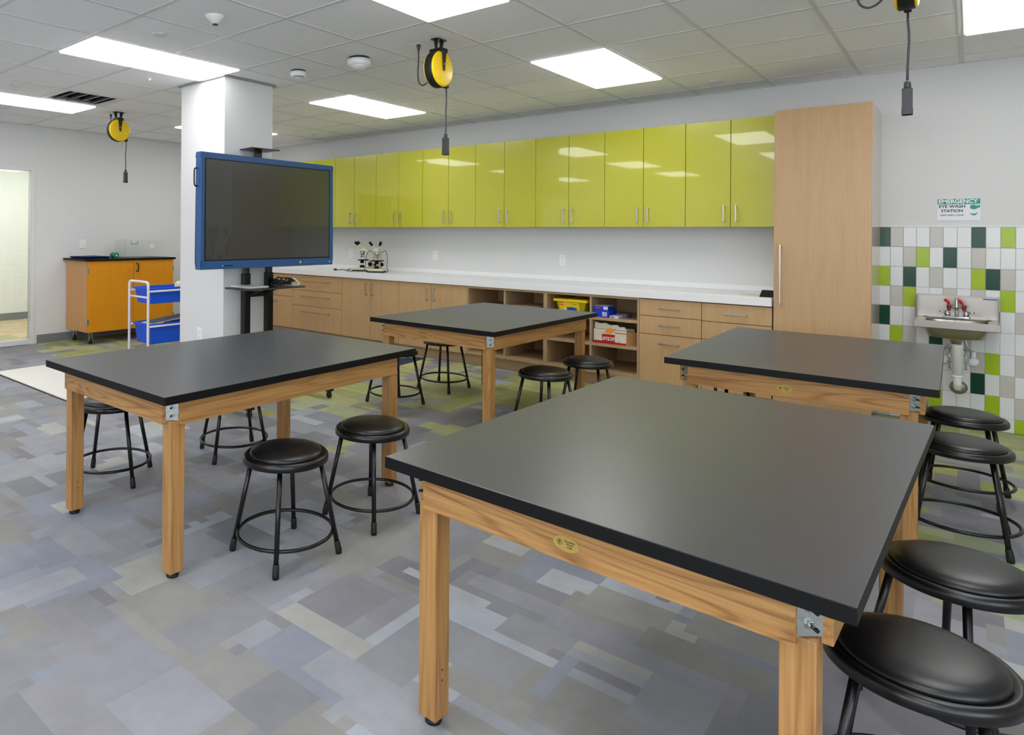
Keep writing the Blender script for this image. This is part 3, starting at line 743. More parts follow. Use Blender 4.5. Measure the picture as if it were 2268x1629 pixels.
MB().tube(smoothpts([(-0.05, -w+0.002, 0.325), (-0.05, -w-0.022, 0.32), (-0.05, -w-0.026, 0.26), (-0.05, -w-0.022, 0.195), (-0.05, -w+0.002, 0.19)]), 0.006, n=10).build('side_handle', M_black, tv)
MB().lathe([(0.011, 0.0), (0.011, 0.003), (0.001, 0.0035)], (0, w*0.44, -h+bb/2), n=20, axis=0).build('power_button', mat('pale_yellow', (226, 222, 90), 0.4), tv)
b = MB(); b.box(0, w*0.44+0.04, -h+0.026, 0.0015, w*0.44+0.058, -h+0.036); b.box(0, w*0.44+0.075, -h+0.028, 0.0015, w*0.44+0.082, -h+0.034)
b.box(0, w*0.44+0.09, -h+0.03, 0.0015, w*0.44+0.21, -h+0.033); b.build('front_ports', mat('port_grey', (110, 120, 150), 0.5), tv)
b = MB(); b.box(0, w-0.045, -h+0.024, 0.0015, w-0.033, -h+0.034); b.build('badge', M_white, tv)
b = MB(); b.box(0, -w+0.20, -h+0.022, 0.0015, -w+0.208, -h+0.03); b.build('logo_dot', mat('pale_yellow', (226, 222, 90), 0.4), tv)
b = MB(); b.box(0, -w+0.215, -h+0.023, 0.0012, -w+0.30, -h+0.029); b.build('logo_strip', M_topedge, tv)

sd = thing('screen_stand', 'black two-post wheeled stand carrying the blue-framed screen', 'stand', (-4.50, 3.56, 0))
for y in (-0.118, 0.125):
    MB().box(-0.028, y-0.032, 0.09, 0.028, y+0.032, 1.06).build('post', M_black, sd, bevel=0.006)
    MB().box(-0.022, y-0.025, 1.0, 0.022, y+0.025, 1.75).build('inner_post', M_connector, sd, bevel=0.005)
MB().box(-0.015, -0.086, 0.86, 0.015, 0.093, 0.90).build('crossbar', M_black, sd, bevel=0.004)
b = MB(); b.box(-0.018, -0.3, 1.33, 0.035, 0.3, 1.38); b.box(-0.018, -0.3, 1.68, 0.035, 0.3, 1.73); b.build('mounting_rail', M_black, sd, bevel=0.004)
MB().box(-0.03, -0.45, 0.06, 0.03, 0.45, 0.10).build('base_beam', M_black, sd, bevel=0.006)
for y in (-0.42, 0.42):
    MB().box(0.03, y-0.03, 0.06, 0.48, y+0.03, 0.10).build('base_foot', M_black, sd, bevel=0.006)
    for x in (-0.0, 0.45):
        c = MB(); c.box(x-0.014, y-0.014, 0.045, x+0.014, y+0.014, 0.062); c.lathe([(0.022, -0.012), (0.026, -0.008), (0.026, 0.008), (0.022, 0.012)], (x, y, 0.027), n=20, axis=1)
        c.build('caster', M_rubber, sd)
tr = MB(); tr.box(-0.055, -0.29, 0.936, 0.27, 0.30, 0.95)
tr.prism([(0.27, 0.936), (0.27, 0.95), (0.285, 0.948), (0.285, 0.94)], -0.285, 0.295, axis=1)
tr.build('tray', mat('tray_grey', (30, 31, 33), 0.3), sd, bevel=0.004)
b = MB(); b.prism([(-0.02, 0.936), (0.2, 0.936), (-0.02, 0.87)], -0.09, -0.075, axis=1); b.prism([(-0.02, 0.936), (0.2, 0.936), (-0.02, 0.87)], 0.08, 0.095, axis=1)
b.build('tray_bracket', M_black, sd)
MB().box(-0.012, -0.035, 1.73, 0.012, 0.035, 2.095).build('camera_post', M_black, sd, bevel=0.003)
MB().prism([(-0.13, -0.11), (0.10, -0.14), (0.12, 0.14), (-0.08, 0.15)], 2.095, 2.104).build('camera_shelf', M_black, sd, bevel=0.002)
# cable heap on the tray and a pale slab standing in for the tray's reflection
rr = random.Random(5); P = []
for k in range(60):
    a = k*0.83; r = 0.045+0.035*rr.random()
    P.append((-4.36+r*math.cos(a)*1.1, 3.73+r*math.sin(a)*1.5, 0.957+0.07*rr.random()*(1-abs(k-30)/60)))
P += [(-4.30, 3.62, 0.985), (-4.28, 3.57, 1.0)]
ch = tag(MB().tube(smoothpts(P, 4), 0.0048, n=8).build('cable_heap', M_rubber), 'tangle of black cable lying on the tray below the screen', 'cable')
P = [(-4.36, 3.79, 0.96), (-4.34, 3.82, 1.01), (-4.30, 3.83, 0.99), (-4.28, 3.84, 0.96), (-4.33, 3.80, 0.958)]
MB().tube(smoothpts(P, 4), 0.004, n=8).build('white_cable_end', M_white, ch)
tag(MB().box(-4.52, 3.30, 0.951, -4.27, 3.50, 0.966).build('tray_reflection', mat('reflection_silver', (190, 192, 196), 0.3), bevel=0.004), 'silver-grey slab standing in for a reflection at the left end of the tray under the screen', 'box')

# ============================================================ orange cabinet
oc = thing('mobile_cabinet', 'orange wooden two-door cabinet on casters against the left wall', 'cabinet', (0, 0, 0))
X0, X1, Y0, Y1, Z0, Z1 = XL+0.03, -8.05, 3.765, 4.945, 0.155, 1.032
b = MB(); b.box(X0, Y0, Z0, X1-0.02, Y0+0.02, Z1); b.box(X0, Y1-0.02, Z0, X1-0.02, Y1, Z1); b.box(X0, Y0+0.02, Z0, X1-0.02, Y1-0.02, Z0+0.02); b.box(X0, Y0+0.02, Z1-0.02, X1-0.02, Y1-0.02, Z1); b.box(X0, Y0+0.02, Z0+0.02, X0+0.01, Y1-0.02, Z1-0.02)
b.build('carcass', M_orangeside, oc)
YM = 4.365
dl = box('door', M_orangewood, (X1-0.019, Y0+0.003, Z0, X1, YM-0.002, Z1-0.002), oc, bevel=0.001)
dr = box('door', M_orangewood, (X1-0.019, YM+0.002, Z0, X1, Y1-0.003, Z1-0.002), oc, bevel=0.001)
for dd, y in ((dl, Y0+0.006), (dr, Y1-0.006)):
    for z in (0.91, 0.285):
        MB().box(X1-0.012, y-0.012, z-0.035, X1+0.004, y+0.012, z+0.035).build('hinge', M_zinc, dd, bevel=0.001)
MB().tube(smoothpts([(X1, YM+0.045, 0.99), (X1+0.028, YM+0.05, 0.985), (X1+0.034, YM+0.052, 0.94), (X1+0.028, YM+0.05, 0.895), (X1, YM+0.045, 0.89)]), 0.008, n=10).build('handle', M_black, dr)
MB().tube(smoothpts([(X1, YM-0.045, 0.92), (X1+0.028, YM-0.045, 0.915), (X1+0.03, YM-0.045, 0.83), (X1+0.028, YM-0.045, 0.75), (X1, YM-0.045, 0.745)]), 0.006, n=10).build('handle', mat('rose_metal', (196, 150, 120), 0.3, metal=0.5), dl)
box('cabinet_top', M_topedge, (X0-0.025, Y0-0.035, Z1+0.0005, X1+0.02, Y1+0.025, Z1+0.026), oc, bevel=0.004)
for x in (X0+0.08, X1-0.07):
    for y in (Y0+0.07, Y1-0.07):
        c = MB(); c.box(x-0.03, y-0.03, Z0-0.006, x+0.03, y+0.03, Z0-0.0005); c.box(x-0.006, y-0.02, 0.045, x+0.02, y-0.015, Z0-0.006); c.box(x-0.006, y+0.015, 0.045, x+0.02, y+0.02, Z0-0.006)
        ca = c.build('caster', M_chrome, oc)
        MB().lathe([(0.034, -0.012), (0.04, -0.008), (0.04, 0.008), (0.034, 0.012)], (x+0.005, y, 0.041), n=24, axis=1).build('wheel', M_rubber, ca)
ZT_ = Z1+0.0265
def tray(x0, x1, y0, y1, z, label):
    b = MB(); hgt = 0.026; f = 0.02
    b.box(x0+f, y0+f, z, x1-f, y1-f, z+0.004)
    o_ = [(x0, y0), (x1, y0), (x1, y1), (x0, y1)]; i_ = [(x0+f, y0+f), (x1-f, y0+f), (x1-f, y1-f), (x0+f, y1-f)]
    for k in range(4):
        a, c = o_[k], o_[(k+1) % 4]; a2, c2 = i_[k], i_[(k+1) % 4]
        b.add([(*a2, z), (*c2, z), (*c, z+hgt), (*a, z+hgt), (*a2, z+0.004), (*c2, z+0.004), (c[0]*0.98+c2[0]*0.02, c[1]*0.98+c2[1]*0.02, z+hgt), (a[0]*0.98+a2[0]*0.02, a[1]*0.98+a2[1]*0.02, z+hgt)],
              [(0, 1, 2, 3), (4, 7, 6, 5), (3, 2, 6, 7), (0, 3, 7, 4), (1, 5, 6, 2)])
    return tag(b.build('tray', mat('navy_plastic', (16, 38, 84), 0.35)), label, 'tray', 'navy trays on the orange cabinet')
tray(-8.50, -8.12, 3.74, 3.93, ZT_, 'navy plastic tray at the left end of the orange cabinet top')
tray(-8.56, -8.14, 3.95, 4.10, ZT_, 'navy plastic tray lying right of the other tray on the orange cabinet')
tg = thing('tape_roll', 'green roll lying on its side on the orange cabinet', 'tape roll', (-8.30, 4.235, ZT_+0.036))
MB().lathe([(0.018, -0.05), (0.036, -0.05), (0.036, 0.05), (0.018, 0.05), (0.018, -0.05)], n=28, axis=0).build('roll', mat('green_tape', (24, 140, 84), 0.45), tg)
MB().lathe([(0.0175, -0.0505), (0.012, -0.0505), (0.012, 0.0505), (0.0175, 0.0505)], n=20, axis=0).build('core', M_paper, tg)
# clear acrylic case
M_acr = mat('clear_acrylic', (225, 230, 222), 0.12, alpha=0.12)
ab = thing('acrylic_case', 'clear plastic box with a dark wire handle on the orange cabinet', 'case', (-8.40, 4.63, ZT_))
b = MB(); aw, al, ah, tk = 0.17, 0.27, 0.235, 0.004
b.box(-aw, -al, 0, aw, al, tk); b.box(-aw, -al, tk, -aw+tk, al, ah); b.box(aw-tk, -al, tk, aw, al, ah); b.box(-aw+tk, -al, tk, aw-tk, -al+tk, ah); b.box(-aw+tk, al-tk, tk, aw-tk, al, ah)
b.build('box_body', M_acr, ab); box('lid', M_acr, (-aw-0.003, -al-0.003, ah+0.0005, aw+0.003, al+0.003, ah+0.008), ab)
MB().tube([(aw+0.0, -al+0.075, 0.215), (aw+0.02, -al+0.055, 0.18), (aw+0.02, -al+0.15, 0.18), (aw+0.0, -al+0.16, 0.215)], 0.0035, n=8).build('wire_handle', M_connector, ab)
box('paper_label', M_paper, (aw+0.0005, 0.07, 0.125, aw+0.0015, 0.13, 0.17), ab)

# ============================================================ white cart with blue bins
cx, cy = -6.98, 3.74
cr = thing('utility_cart', 'white tubular trolley holding two blue bins, half hidden by the white column', 'cart', (cx, cy, 0))
CW, CL, CH = 0.40, 0.72, 0.855
for y in (0.0, CL):
    P = [(0, y, 0.07), (0, y, 0.3), (0, y, CH-0.06), (0.012, y, CH-0.02), (0.05, y, CH), (CW-0.05, y, CH), (CW-0.012, y, CH-0.02), (CW, y, CH-0.06), (CW, y, 0.3), (CW, y, 0.07)]
    MB().tube(smoothpts(P, 4), 0.014, n=12).build('end_frame', M_cart, cr)
    MB().tube([(0, y, 0.69), (CW, y, 0.69)], 0.011, n=10).build('cross_rail', M_cart, cr)
for x in (0.0, CW):
    for z in (0.755, 0.375):
        MB().tube([(x, 0, z), (x, CL, z)], 0.011, n=10).build('side_rail', M_cart, cr)
for x in (0.0, CW):
    for y in (0.0, CL):
        c = MB(); c.lathe([(0.03, -0.010), (0.034, -0.006), (0.034, 0.006), (0.03, 0.010)], (x, y, 0.035), n=20, axis=0); c.box(x-0.012, y-0.008, 0.035, x+0.012, y+0.008, 0.08)
        c.build('caster', M_connector, cr)
def bin_(z0, z1, label):
    t = thing('storage_bin', label, 'bin', (cx+CW/2, cy+CL/2, z0), 0, 'blue bins in the white cart')
    hw, hl, hh = CW/2-0.03, CL/2-0.045, z1-z0
    def ring(a, b_, z): return [(-a, -b_, z), (a, -b_, z), (a, b_, z), (-a, b_, z)]
    b = MB(); s = 0.88
    V = ring(hw*s, hl*s*1.05, 0)+ring(hw, hl, hh)+ring(hw-0.006, hl-0.006, hh)+ring(hw*s-0.006, hl*s*1.05-0.006, 0.006)
    Fs = [(3, 2, 1, 0)]
    for k in range(4):
        k2 = (k+1) % 4; Fs += [(k, k2, 4+k2, 4+k), (4+k, 4+k2, 8+k2, 8+k), (8+k, 8+k2, 12+k2, 12+k)]
    Fs.append((12, 13, 14, 15)); b.add(V, Fs); b.build('bin_body', M_bluebin, t, bevel=0.006)
    b = MB(); o = 0.014
    b.box(-hw-o, -hl-o, hh-0.022, hw+o, -hl+0.001, hh); b.box(-hw-o, hl-0.001, hh-0.022, hw+o, hl+o, hh); b.box(-hw-o, -hl+0.001, hh-0.022, -hw+0.001, hl-0.001, hh); b.box(hw-0.001, -hl+0.001, hh-0.022, hw+o, hl-0.001, hh)
    b.build('rim', M_bluebin, t, bevel=0.003)
bin_(0.615, 0.79, 'upper blue plastic bin in the white trolley'); bin_(0.175, 0.40, 'lower blue plastic bin in the white trolley')
b = MB(); V = [(cx+0.06, cy+0.09, 0.385), (cx+0.34, cy+0.08, 0.395), (cx+0.33, cy+0.5, 0.44), (cx+0.06, cy+0.52, 0.435)]
b.add(V+[(x, y, z-0.012) for x, y, z in V], [(0, 1, 2, 3), (7, 6, 5, 4), (0, 4, 5, 1), (1, 5, 6, 2), (2, 6, 7, 3), (3, 7, 4, 0)])
tag(b.build('paper_stack', M_paper), 'stack of white papers sticking out of the lower blue bin', 'papers')
b = MB(); V = [(cx+0.345, cy+0.1, 0.38), (cx+0.352, cy+0.62, 0.43), (cx+0.19, cy+0.62, 0.455), (cx+0.19, cy+0.1, 0.40)]
b.add(V+[(x, y, z-0.012) for x, y, z in V], [(0, 1, 2, 3), (7, 6, 5, 4), (0, 4, 5, 1), (1, 5, 6, 2), (2, 6, 7, 3), (3, 7, 4, 0)])
bk = tag(b.build('dark_folder', mat('slate_card', (92, 98, 112), 0.6)), 'dark grey folder lying in the lower blue bin', 'folder')
bk.location = (-0.01, 0, 0.016)
tag(MB().lathe([(0.001, 0.0), (0.04, 0.01), (0.055, 0.05), (0.05, 0.09), (0.025, 0.115), (0.001, 0.12)], (cx+0.2, cy+0.50, 0.72), n=20).build('cream_object', mat('cream_yellow', (236, 232, 180), 0.6)), 'cream rounded thing poking out of the upper blue bin', 'toy')

# ============================================================ white mat at left, playmat at back
ob = MB(); ob.box(-7.13, 2.42, 0.0, -5.50, 3.10, 0.016, 0); ob.box(-7.135, 2.415, 0.0, -5.495, 3.105, 0.008, 1)
tag(ob.build('floor_mat', [mat('mat_white', (236, 234, 228), 0.4), M_gap]), 'white flat panel lying on the carpet at the left edge', 'mat')
pm = thing('play_mat', 'dark blue floor mat with coloured planets by the base cabinets', 'mat', (0, 0, 0))
b = MB(); b.prism([(-4.50, 5.42), (-4.55, 5.975), (-5.6, 5.95), (-5.55, 5.36)], 0.0005, 0.006); b.build('mat_sheet', mat('navy_mat', (34, 40, 74), 0.6), pm)
for x, y, rx, ry, c in ((-4.86, 5.83, 0.14, 0.06, (122, 190, 200)), (-4.98, 5.60, 0.20, 0.055, (98, 84, 150)), (-5.27, 5.83, 0.12, 0.07, (226, 206, 60)), (-4.70, 5.90, 0.08, 0.025, (70, 150, 160))):
    b = MB(); b.prism([(x+rx*math.cos(a*math.pi/12), y+ry*math.sin(a*math.pi/12)) for a in range(24)], 0.0062, 0.0068)
    b.build('printed_planet', mat('planet_%d' % c[0], c, 0.6), pm)

# ============================================================ hand sink with eyewash
sk = thing('hand_sink', 'wall-hung stainless steel hand sink with eyewash tap on the tiled wall', 'sink', (-0.0715, YW-0.012, 0))
sw = 0.228; zr = 0.80; dp = 0.40; zt = 0.965
# deck with basin opening: superellipse loops
def loop(a, b_, z, cy_, n=48, e=4.0):
    out = []
    for k in range(n):
        th = 2*math.pi*k/n; c, s = math.cos(th), math.sin(th)
        out.append((a*math.copysign(abs(c)**(2/e), c), cy_+b_*math.copysign(abs(s)**(2/e), s), z))
    return out
b = MB(); cyb = -0.225
L0 = loop(sw, 0.199, zr, -0.200, e=30); L1 = loop(0.175, 0.125, zr, cyb, e=5); L2 = loop(0.168, 0.118, zr-0.02, cyb, e=4.5); L3 = loop(0.15, 0.10, zr-0.115, cyb, e=4); L4 = loop(0.02, 0.02, zr-0.13, cyb, e=2)
ring_ = [L0, L1, L2, L3, L4]; V = [p for l_ in ring_ for p in l_]; n = 48
b.add(V, [(i*n+k, i*n+(k+1) % n, (i+1)*n+(k+1) % n, (i+1)*n+k) for i in range(4) for k in range(n)], smooth=True)
O1 = loop(0.186, 0.135, zr-0.012, cyb, e=5); O2 = loop(0.178, 0.128, zr-0.05, cyb, e=4.5); O3 = loop(0.155, 0.107, zr-0.118, cyb, e=3.6); O4 = loop(0.03, 0.03, zr-0.136, cyb, e=2)
V = [p for l_ in (O1, O2, O3, O4) for p in l_]
b.add(V, [(i*n+k, (i+1)*n+k, (i+1)*n+(k+1) % n, i*n+(k+1) % n) for i in range(3) for k in range(n)], smooth=True)
b.build('basin', M_steel, sk)
b = MB()
b.box(-sw-0.002, -0.402, zr-0.045, sw+0.002, -0.398, zr+0.006); b.box(-sw-0.002, -0.398, zr-0.045, -sw+0.001, 0, zr+0.006); b.box(sw-0.001, -0.398, zr-0.045, sw+0.002, 0, zr+0.006)
b.build('front_rim', M_steel, sk, bevel=0.0015)
b = MB(); b.box(-sw, -0.006, zr, sw, 0, zt); b.box(-sw, -0.035, zt, sw, 0, zt+0.004)
for s in (-1, 1):
    x = s*sw
    b.prism([(-0.395, zr), (-0.0, zr), (0.0, zt), (-0.03, zt), (-0.19, zr+0.05)] if False else [(-0.10, zr), (0.0, zr), (0.0, zt+0.003), (-0.035, zt+0.003), (-0.10, zt-0.01)], x-0.0015, x+0.0015, axis=0)
b.build('splash_back', M_steel, sk, bevel=0.001)
b = MB(); b.box(sw-0.085, -0.0365, zt-0.018, sw-0.01, -0.0355, zt-0.010); b.build('blue_sticker', mat('sticker_blue', (50, 110, 200), 0.4), sk)
b = MB(); b.lathe([(0.014, 0.0002), (0.014, 0.002)], (-0.175, -0.07, zr), n=20); b.lathe([(0.014, 0.0002), (0.014, 0.002)], (0.175, -0.07, zr), n=20); b.build('deck_plugs', M_darkslot, sk)
tp = MB(); ty = -0.055
tp.box(-0.075, ty-0.022, zr+0.001, 0.075, ty+0.022, zr+0.018); fa = tp.build('faucet_base', M_chrome, sk, bevel=0.008, seg=3)
MB().tube(smoothpts([(0, ty, zr+0.015), (0, ty, zr+0.11), (0, ty-0.012, zr+0.145), (0, ty-0.05, zr+0.155), (0, ty-0.085, zr+0.14), (0, ty-0.09, zr+0.105)]), 0.0095, n=14).build('spout', M_chrome, fa)
for s in (-1, 1):
    b = MB(); b.lathe([(0.014, 0.015), (0.017, 0.03), (0.016, 0.045), (0.009, 0.055), (0.001, 0.057)], (s*0.052, ty, zr), n=20)
    b.tube([(s*0.052, ty, zr+0.045), (s*0.095, ty-0.02, zr+0.05)], [0.006, 0.005], n=10); b.build('tap_lever', M_chrome, fa)
b = MB(); b.tube([(-0.045, ty-0.085, zr+0.092), (0.045, ty-0.085, zr+0.092)], 0.008, n=12); b.tube([(0, ty-0.088, zr+0.065), (0, ty-0.088, zr+0.12)], 0.012, n=14)
ey = b.build('eyewash_body', M_chrome, fa)
for s in (-1, 1):
    b = MB(); b.lathe([(0.013, 0.0), (0.014, 0.018), (0.010, 0.024)], (s*0.042, ty-0.085, zr+0.085), n=16); b.lathe([(0.011, -0.02), (0.011, 0)], (s*0.042, ty-0.085, zr+0.085), n=16)
    b.build('eyewash_nozzle', mat('dark_red', (140, 52, 52), 0.4), ey)
    x = -0.052 if s < 0 else 0.022
    MB().tube([(x+0.012, ty-0.085, zr+0.112), (x-0.002, ty-0.083, zr+0.135), (x-0.016, ty-0.08, zr+0.142)], [0.007, 0.010, 0.010], n=14).build('red_dust_cap', M_red, ey)
# drain below
MB().lathe([(0.042, 0.678), (0.04, 0.655), (0.03, 0.65), (0.03, 0.63)], (0, cyb+0.02, 0), n=28).build('drain_cup', M_steel, sk)
dy = -0.16
b = MB(); b.tube([(0.008, cyb+0.02, 0.64), (0.008, dy, 0.60), (0.008, dy, 0.40)], 0.031, n=24); b.tube([(0.008, dy, 0.40), (0.008, dy, 0.385)], 0.034, n=24)
b.tube(smoothpts([(0.008, dy, 0.39), (0.008, dy+0.004, 0.34), (0.008, dy+0.03, 0.31), (0.008, dy+0.07, 0.30), (0.008, -0.01, 0.30)]), 0.024, n=20)
b.build('drain_pipe', M_pvc, sk)
MB().lathe([(0.052, 0.0), (0.052, -0.004), (0.036, -0.016), (0.026, -0.02)], (0.012, -0.001, 0.285), n=32, axis=1).build('wall_flange', M_steel, sk)
for s in (-1, 1):
    x = s*0.085+0.01
    b = MB(); b.lathe([(0.028, 0.0), (0.03, -0.014), (0.028, -0.03), (0.001, -0.032)], (x, -0.035, 0.492), n=24, axis=1); b.tube([(x, -0.05, 0.50), (x, -0.05, 0.565)], 0.014, n=14)
    sv = b.build('valve_cover', M_pvc, sk)
    MB().tube(smoothpts([(x, -0.05, 0.56), (s*0.055+0.005, -0.07, 0.60), (s*0.05, -0.06, 0.68)]), 0.006, n=10).build('supply_hose', M_zinc, sv)
    b = MB(); b.tube([(s*0.045+0.008, -0.13, 0.59), (s*0.045+0.008, -0.13, 0.44)], 0.004, n=8)
    for z in (0.59, 0.54, 0.49, 0.44): b.tube([(s*0.032+0.008, -0.13, z), (s*0.058+0.008, -0.13, z)], 0.0035, n=8)
    b.build('pipe_clip', M_zinc, sk)

# ---- emergency sign
sg = thing('eyewash_sign', 'white and teal EMERGENCY EYE WASH STATION sign above the sink', 'sign', (-0.066, YW-0.0015, 1.610))
M_teal = mat('sign_teal', (12, 152, 134), 0.4); M_signw = mat('sign_white', (236, 238, 242), 0.4); M_signk = mat('sign_black', (40, 40, 48), 0.5)
sw2, sh2 = 0.122, 0.083
MB().box(-sw2, -0.002, -sh2, sw2, 0.0, sh2).build('sign_panel', M_signw, sg, bevel=0.0008)
box('header', M_teal, (-sw2+0.002, -0.003, sh2-0.044, sw2-0.002, -0.0021, sh2-0.003), sg)
def st(s, size, m, x, z, y=-0.0032, bold=0.0008, sx=1.0): text('lettering', s, size, m, sg, facing((0, -1, 0), (0, 0, 1), (x, y, z)), ext=0.0002, bold=bold, sx=sx)
st('EMERGENCY', 0.041, M_signw, -0.004, sh2-0.0235, y=-0.0034, bold=0.0014, sx=0.94)
st('EYE WASH', 0.0285, M_signk, -0.037, 0.022, y=-0.0024, bold=0.0008, sx=1.12)
st('STATION', 0.0285, M_signk, -0.037, -0.0105, y=-0.0024, bold=0.0008, sx=1.05)
st('KEEP AREA CLEAR', 0.0165, M_signk, -0.037, -0.043, y=-0.0024, bold=0.0002, sx=1.0)
def poly(pts, z0): return pts
hd = [(0.064, 0.018), (0.066, 0.027), (0.073, 0.033), (0.084, 0.035), (0.092, 0.031), (0.101, 0.028), (0.119, 0.031), (0.119, 0.013), (0.108, 0.011), (0.103, 0.006), (0.094, 0.001), (0.083, -0.001), (0.073, 0.003), (0.066, 0.007)]
b = MB(); b.prism(hd, -0.0028, -0.0021, axis=1)
bw = [(0.064, -0.024), (0.070, -0.030), (0.078, -0.0325), (0.088, -0.0325), (0.097, -0.030), (0.104, -0.023), (0.103, -0.035), (0.096, -0.0425), (0.086, -0.0455), (0.076, -0.043), (0.067, -0.036)]
b.prism(bw, -0.0028, -0.0021, axis=1)
b.build('eyewash_pictogram', M_teal, sg)

# ============================================================ microscopes
def make_scope():
    t = thing('microscope', 'x', 'microscope', group='cream microscopes on the countertop')
    b = MB(); b.prism([(-0.10, -0.11), (0.10, -0.11), (0.11, 0.02), (0.07, 0.12), (-0.07, 0.12), (-0.11, 0.02)], 0.012, 0.045); b.build('base', M_cream, t, bevel=0.01, seg=3)
    b = MB(); b.prism([(-0.105, -0.115), (0.105, -0.115), (0.115, 0.02), (0.075, 0.125), (-0.075, 0.125), (-0.115, 0.02)], 0.0, 0.013); b.build('rubber_foot', M_topedge, t, bevel=0.002)
    b = MB(); b.prism([(0.12, 0.04), (0.06, 0.04), (0.055, 0.12), (0.075, 0.19), (0.03, 0.245), (-0.03, 0.255), (-0.03, 0.285), (0.04, 0.285), (0.10, 0.25), (0.125, 0.18)], -0.028, 0.028, axis=0); b.build('arm', M_cream, t, bevel=0.008, seg=3)
    b = MB(); b.box(-0.075, -0.07, 0.135, 0.075, 0.06, 0.147); b.build('stage', M_topedge, t, bevel=0.002)
    MB().lathe([(0.03, 0.045), (0.032, 0.06), (0.024, 0.075)], (0, -0.03, 0), n=24).build('lamp', M_topedge, t)
    MB().lathe([(0.024, 0.10), (0.024, 0.135)], (0, -0.03, 0), n=20).build('condenser', M_topedge, t)
    b = MB(); b.lathe([(0.03, 0.215), (0.034, 0.235), (0.028, 0.25)], (0, -0.03, 0), n=24); nt_ = b.build('nosepiece', M_nickel, t)
    for a in (90, 210, 330):
        c, s = math.cos(R_(a)), math.sin(R_(a)); MB().tube([(0.016*c, -0.03+0.016*s, 0.22), (0.024*c, -0.03+0.024*s, 0.175)], [0.009, 0.006], n=12).build('objective', M_nickel, nt_)
    b = MB(); b.box(-0.035, -0.06, 0.25, 0.035, 0.03, 0.305); hd_ = b.build('head', M_cream, t, bevel=0.012, seg=3)
    for s in (-1, 1):
        MB().tube([(s*0.022, -0.03, 0.29), (s*0.048, -0.075, 0.335)], 0.016, n=16).build('eyepiece_tube', M_cream, hd_)
        MB().tube([(s*0.047, -0.073, 0.333), (s*0.070, -0.108, 0.372)], [0.015, 0.017], n=16).build('eyepiece', M_topedge, hd_)
        MB().lathe([(0.026, s*0.030), (0.026, s*0.048), (0.015, s*0.049), (0.015, s*0.062)], (0, 0.085, 0.09), n=24, axis=0).build('focus_knob', M_topedge, t)
    MB().tube(smoothpts([(0.03, 0.10, 0.24), (0.09, 0.08, 0.26), (0.12, 0.05, 0.17), (0.115, 0.04, 0.07), (0.13, 0.02, 0.008), (0.06, -0.14, 0.006), (-0.06, -0.16, 0.006)]), 0.0035, n=8).build('power_cord', M_rubber, t)
    return t
ms_ = make_scope(); ms_.location = (-5.53, 6.26, 0.916); ms_.rotation_euler = (0, 0, R_(28)); ms_['label'] = 'right-hand cream microscope facing the room on the white countertop'
dup(ms_, (-5.82, 6.34, 0.916), R_(-62), 'left-hand cream microscope, turned sideways, partly behind the other one')
P = [(-6.15, 6.16, 0.9235), (-6.10, 6.14, 0.9235), (-6.02, 6.17, 0.93), (-5.96, 6.13, 0.9235), (-5.90, 6.17, 0.945), (-5.92, 6.12, 0.9235), (-5.80, 6.14, 0.9235), (-5.86, 6.18, 0.93), (-5.74, 6.12, 0.9235)]
pc = tag(MB().tube(smoothpts(P, 5), 0.0045, n=8).build('power_cable', M_rubber), 'black power cable and plug lying left of the microscopes', 'cable')
box('plug', M_rubber, (-6.185, 6.145, 0.916, -6.15, 6.175, 0.936), pc, bevel=0.003)

# ============================================================ shelf contents
Zs1, Zs2 = 0.638, 0.397
tb_ = thing('toy_brick_tub', 'yellow lidded toy brick tub with a red square logo on the open shelf', 'storage tub', (-2.86, 6.15, Zs1+0.0005))
def taper(b, hw0, hd0, hw1, hd1, z0, z1, m=0):
    V = [(-hw0, -hd0, z0), (hw0, -hd0, z0), (hw0, hd0, z0), (-hw0, hd0, z0), (-hw1, -hd1, z1), (hw1, -hd1, z1), (hw1, hd1, z1), (-hw1, hd1, z1)]
    b.add(V, [(0, 3, 2, 1), (4, 5, 6, 7), (0, 1, 5, 4), (1, 2, 6, 5), (2, 3, 7, 6), (3, 0, 4, 7)], m)
b = MB(); taper(b, 0.125, 0.085, 0.15, 0.10, 0.0, 0.115); b.build('tub_body', mat('tub_olive', (168, 160, 20), 0.3), tb_, bevel=0.006)
b = MB(); b.box(-0.175, -0.115, 0.115, 0.17, 0.115, 0.142); b.build('lid', mat('tub_yellow', (248, 214, 10), 0.3), tb_, bevel=0.006)
M_laby = mat('label_yellow', (246, 200, 30), 0.4)
def slope_y(z): return -0.085-(0.015)*z/0.115-0.0015
b = MB(); b.add([(-0.115, slope_y(0.004), 0.004), (0.085, slope_y(0.004), 0.004), (0.085, slope_y(0.112), 0.112), (-0.115, slope_y(0.112), 0.112)], [(0, 1, 2, 3)]); lbl = b.build('label', M_laby, tb_)
b = MB(); b.add([(-0.108, slope_y(0.08)-0.001, 0.08), (-0.076, slope_y(0.08)-0.001, 0.08), (-0.076, slope_y(0.108)-0.001, 0.108), (-0.108, slope_y(0.108)-0.001, 0.108)], [(0, 1, 2, 3)]); lg_ = b.build('logo', M_red, lbl)
text('lettering', 'LEGO', 0.0135, M_paper, lg_, facing((0, -1, -0.12), (0, 0, 1), (-0.092, slope_y(0.094)-0.003, 0.094)), bold=0.0006)
b = MB(); b.add([(-0.035, slope_y(0.02)-0.001, 0.02), (0.05, slope_y(0.02)-0.001, 0.02), (0.065, slope_y(0.055)-0.001, 0.055), (0.02, slope_y(0.068)-0.001, 0.068), (-0.045, slope_y(0.062)-0.001, 0.062)], [(0, 1, 2, 3, 4)]); b.build('printed_brick', mat('brick_blue', (26, 90, 170), 0.4), lbl)
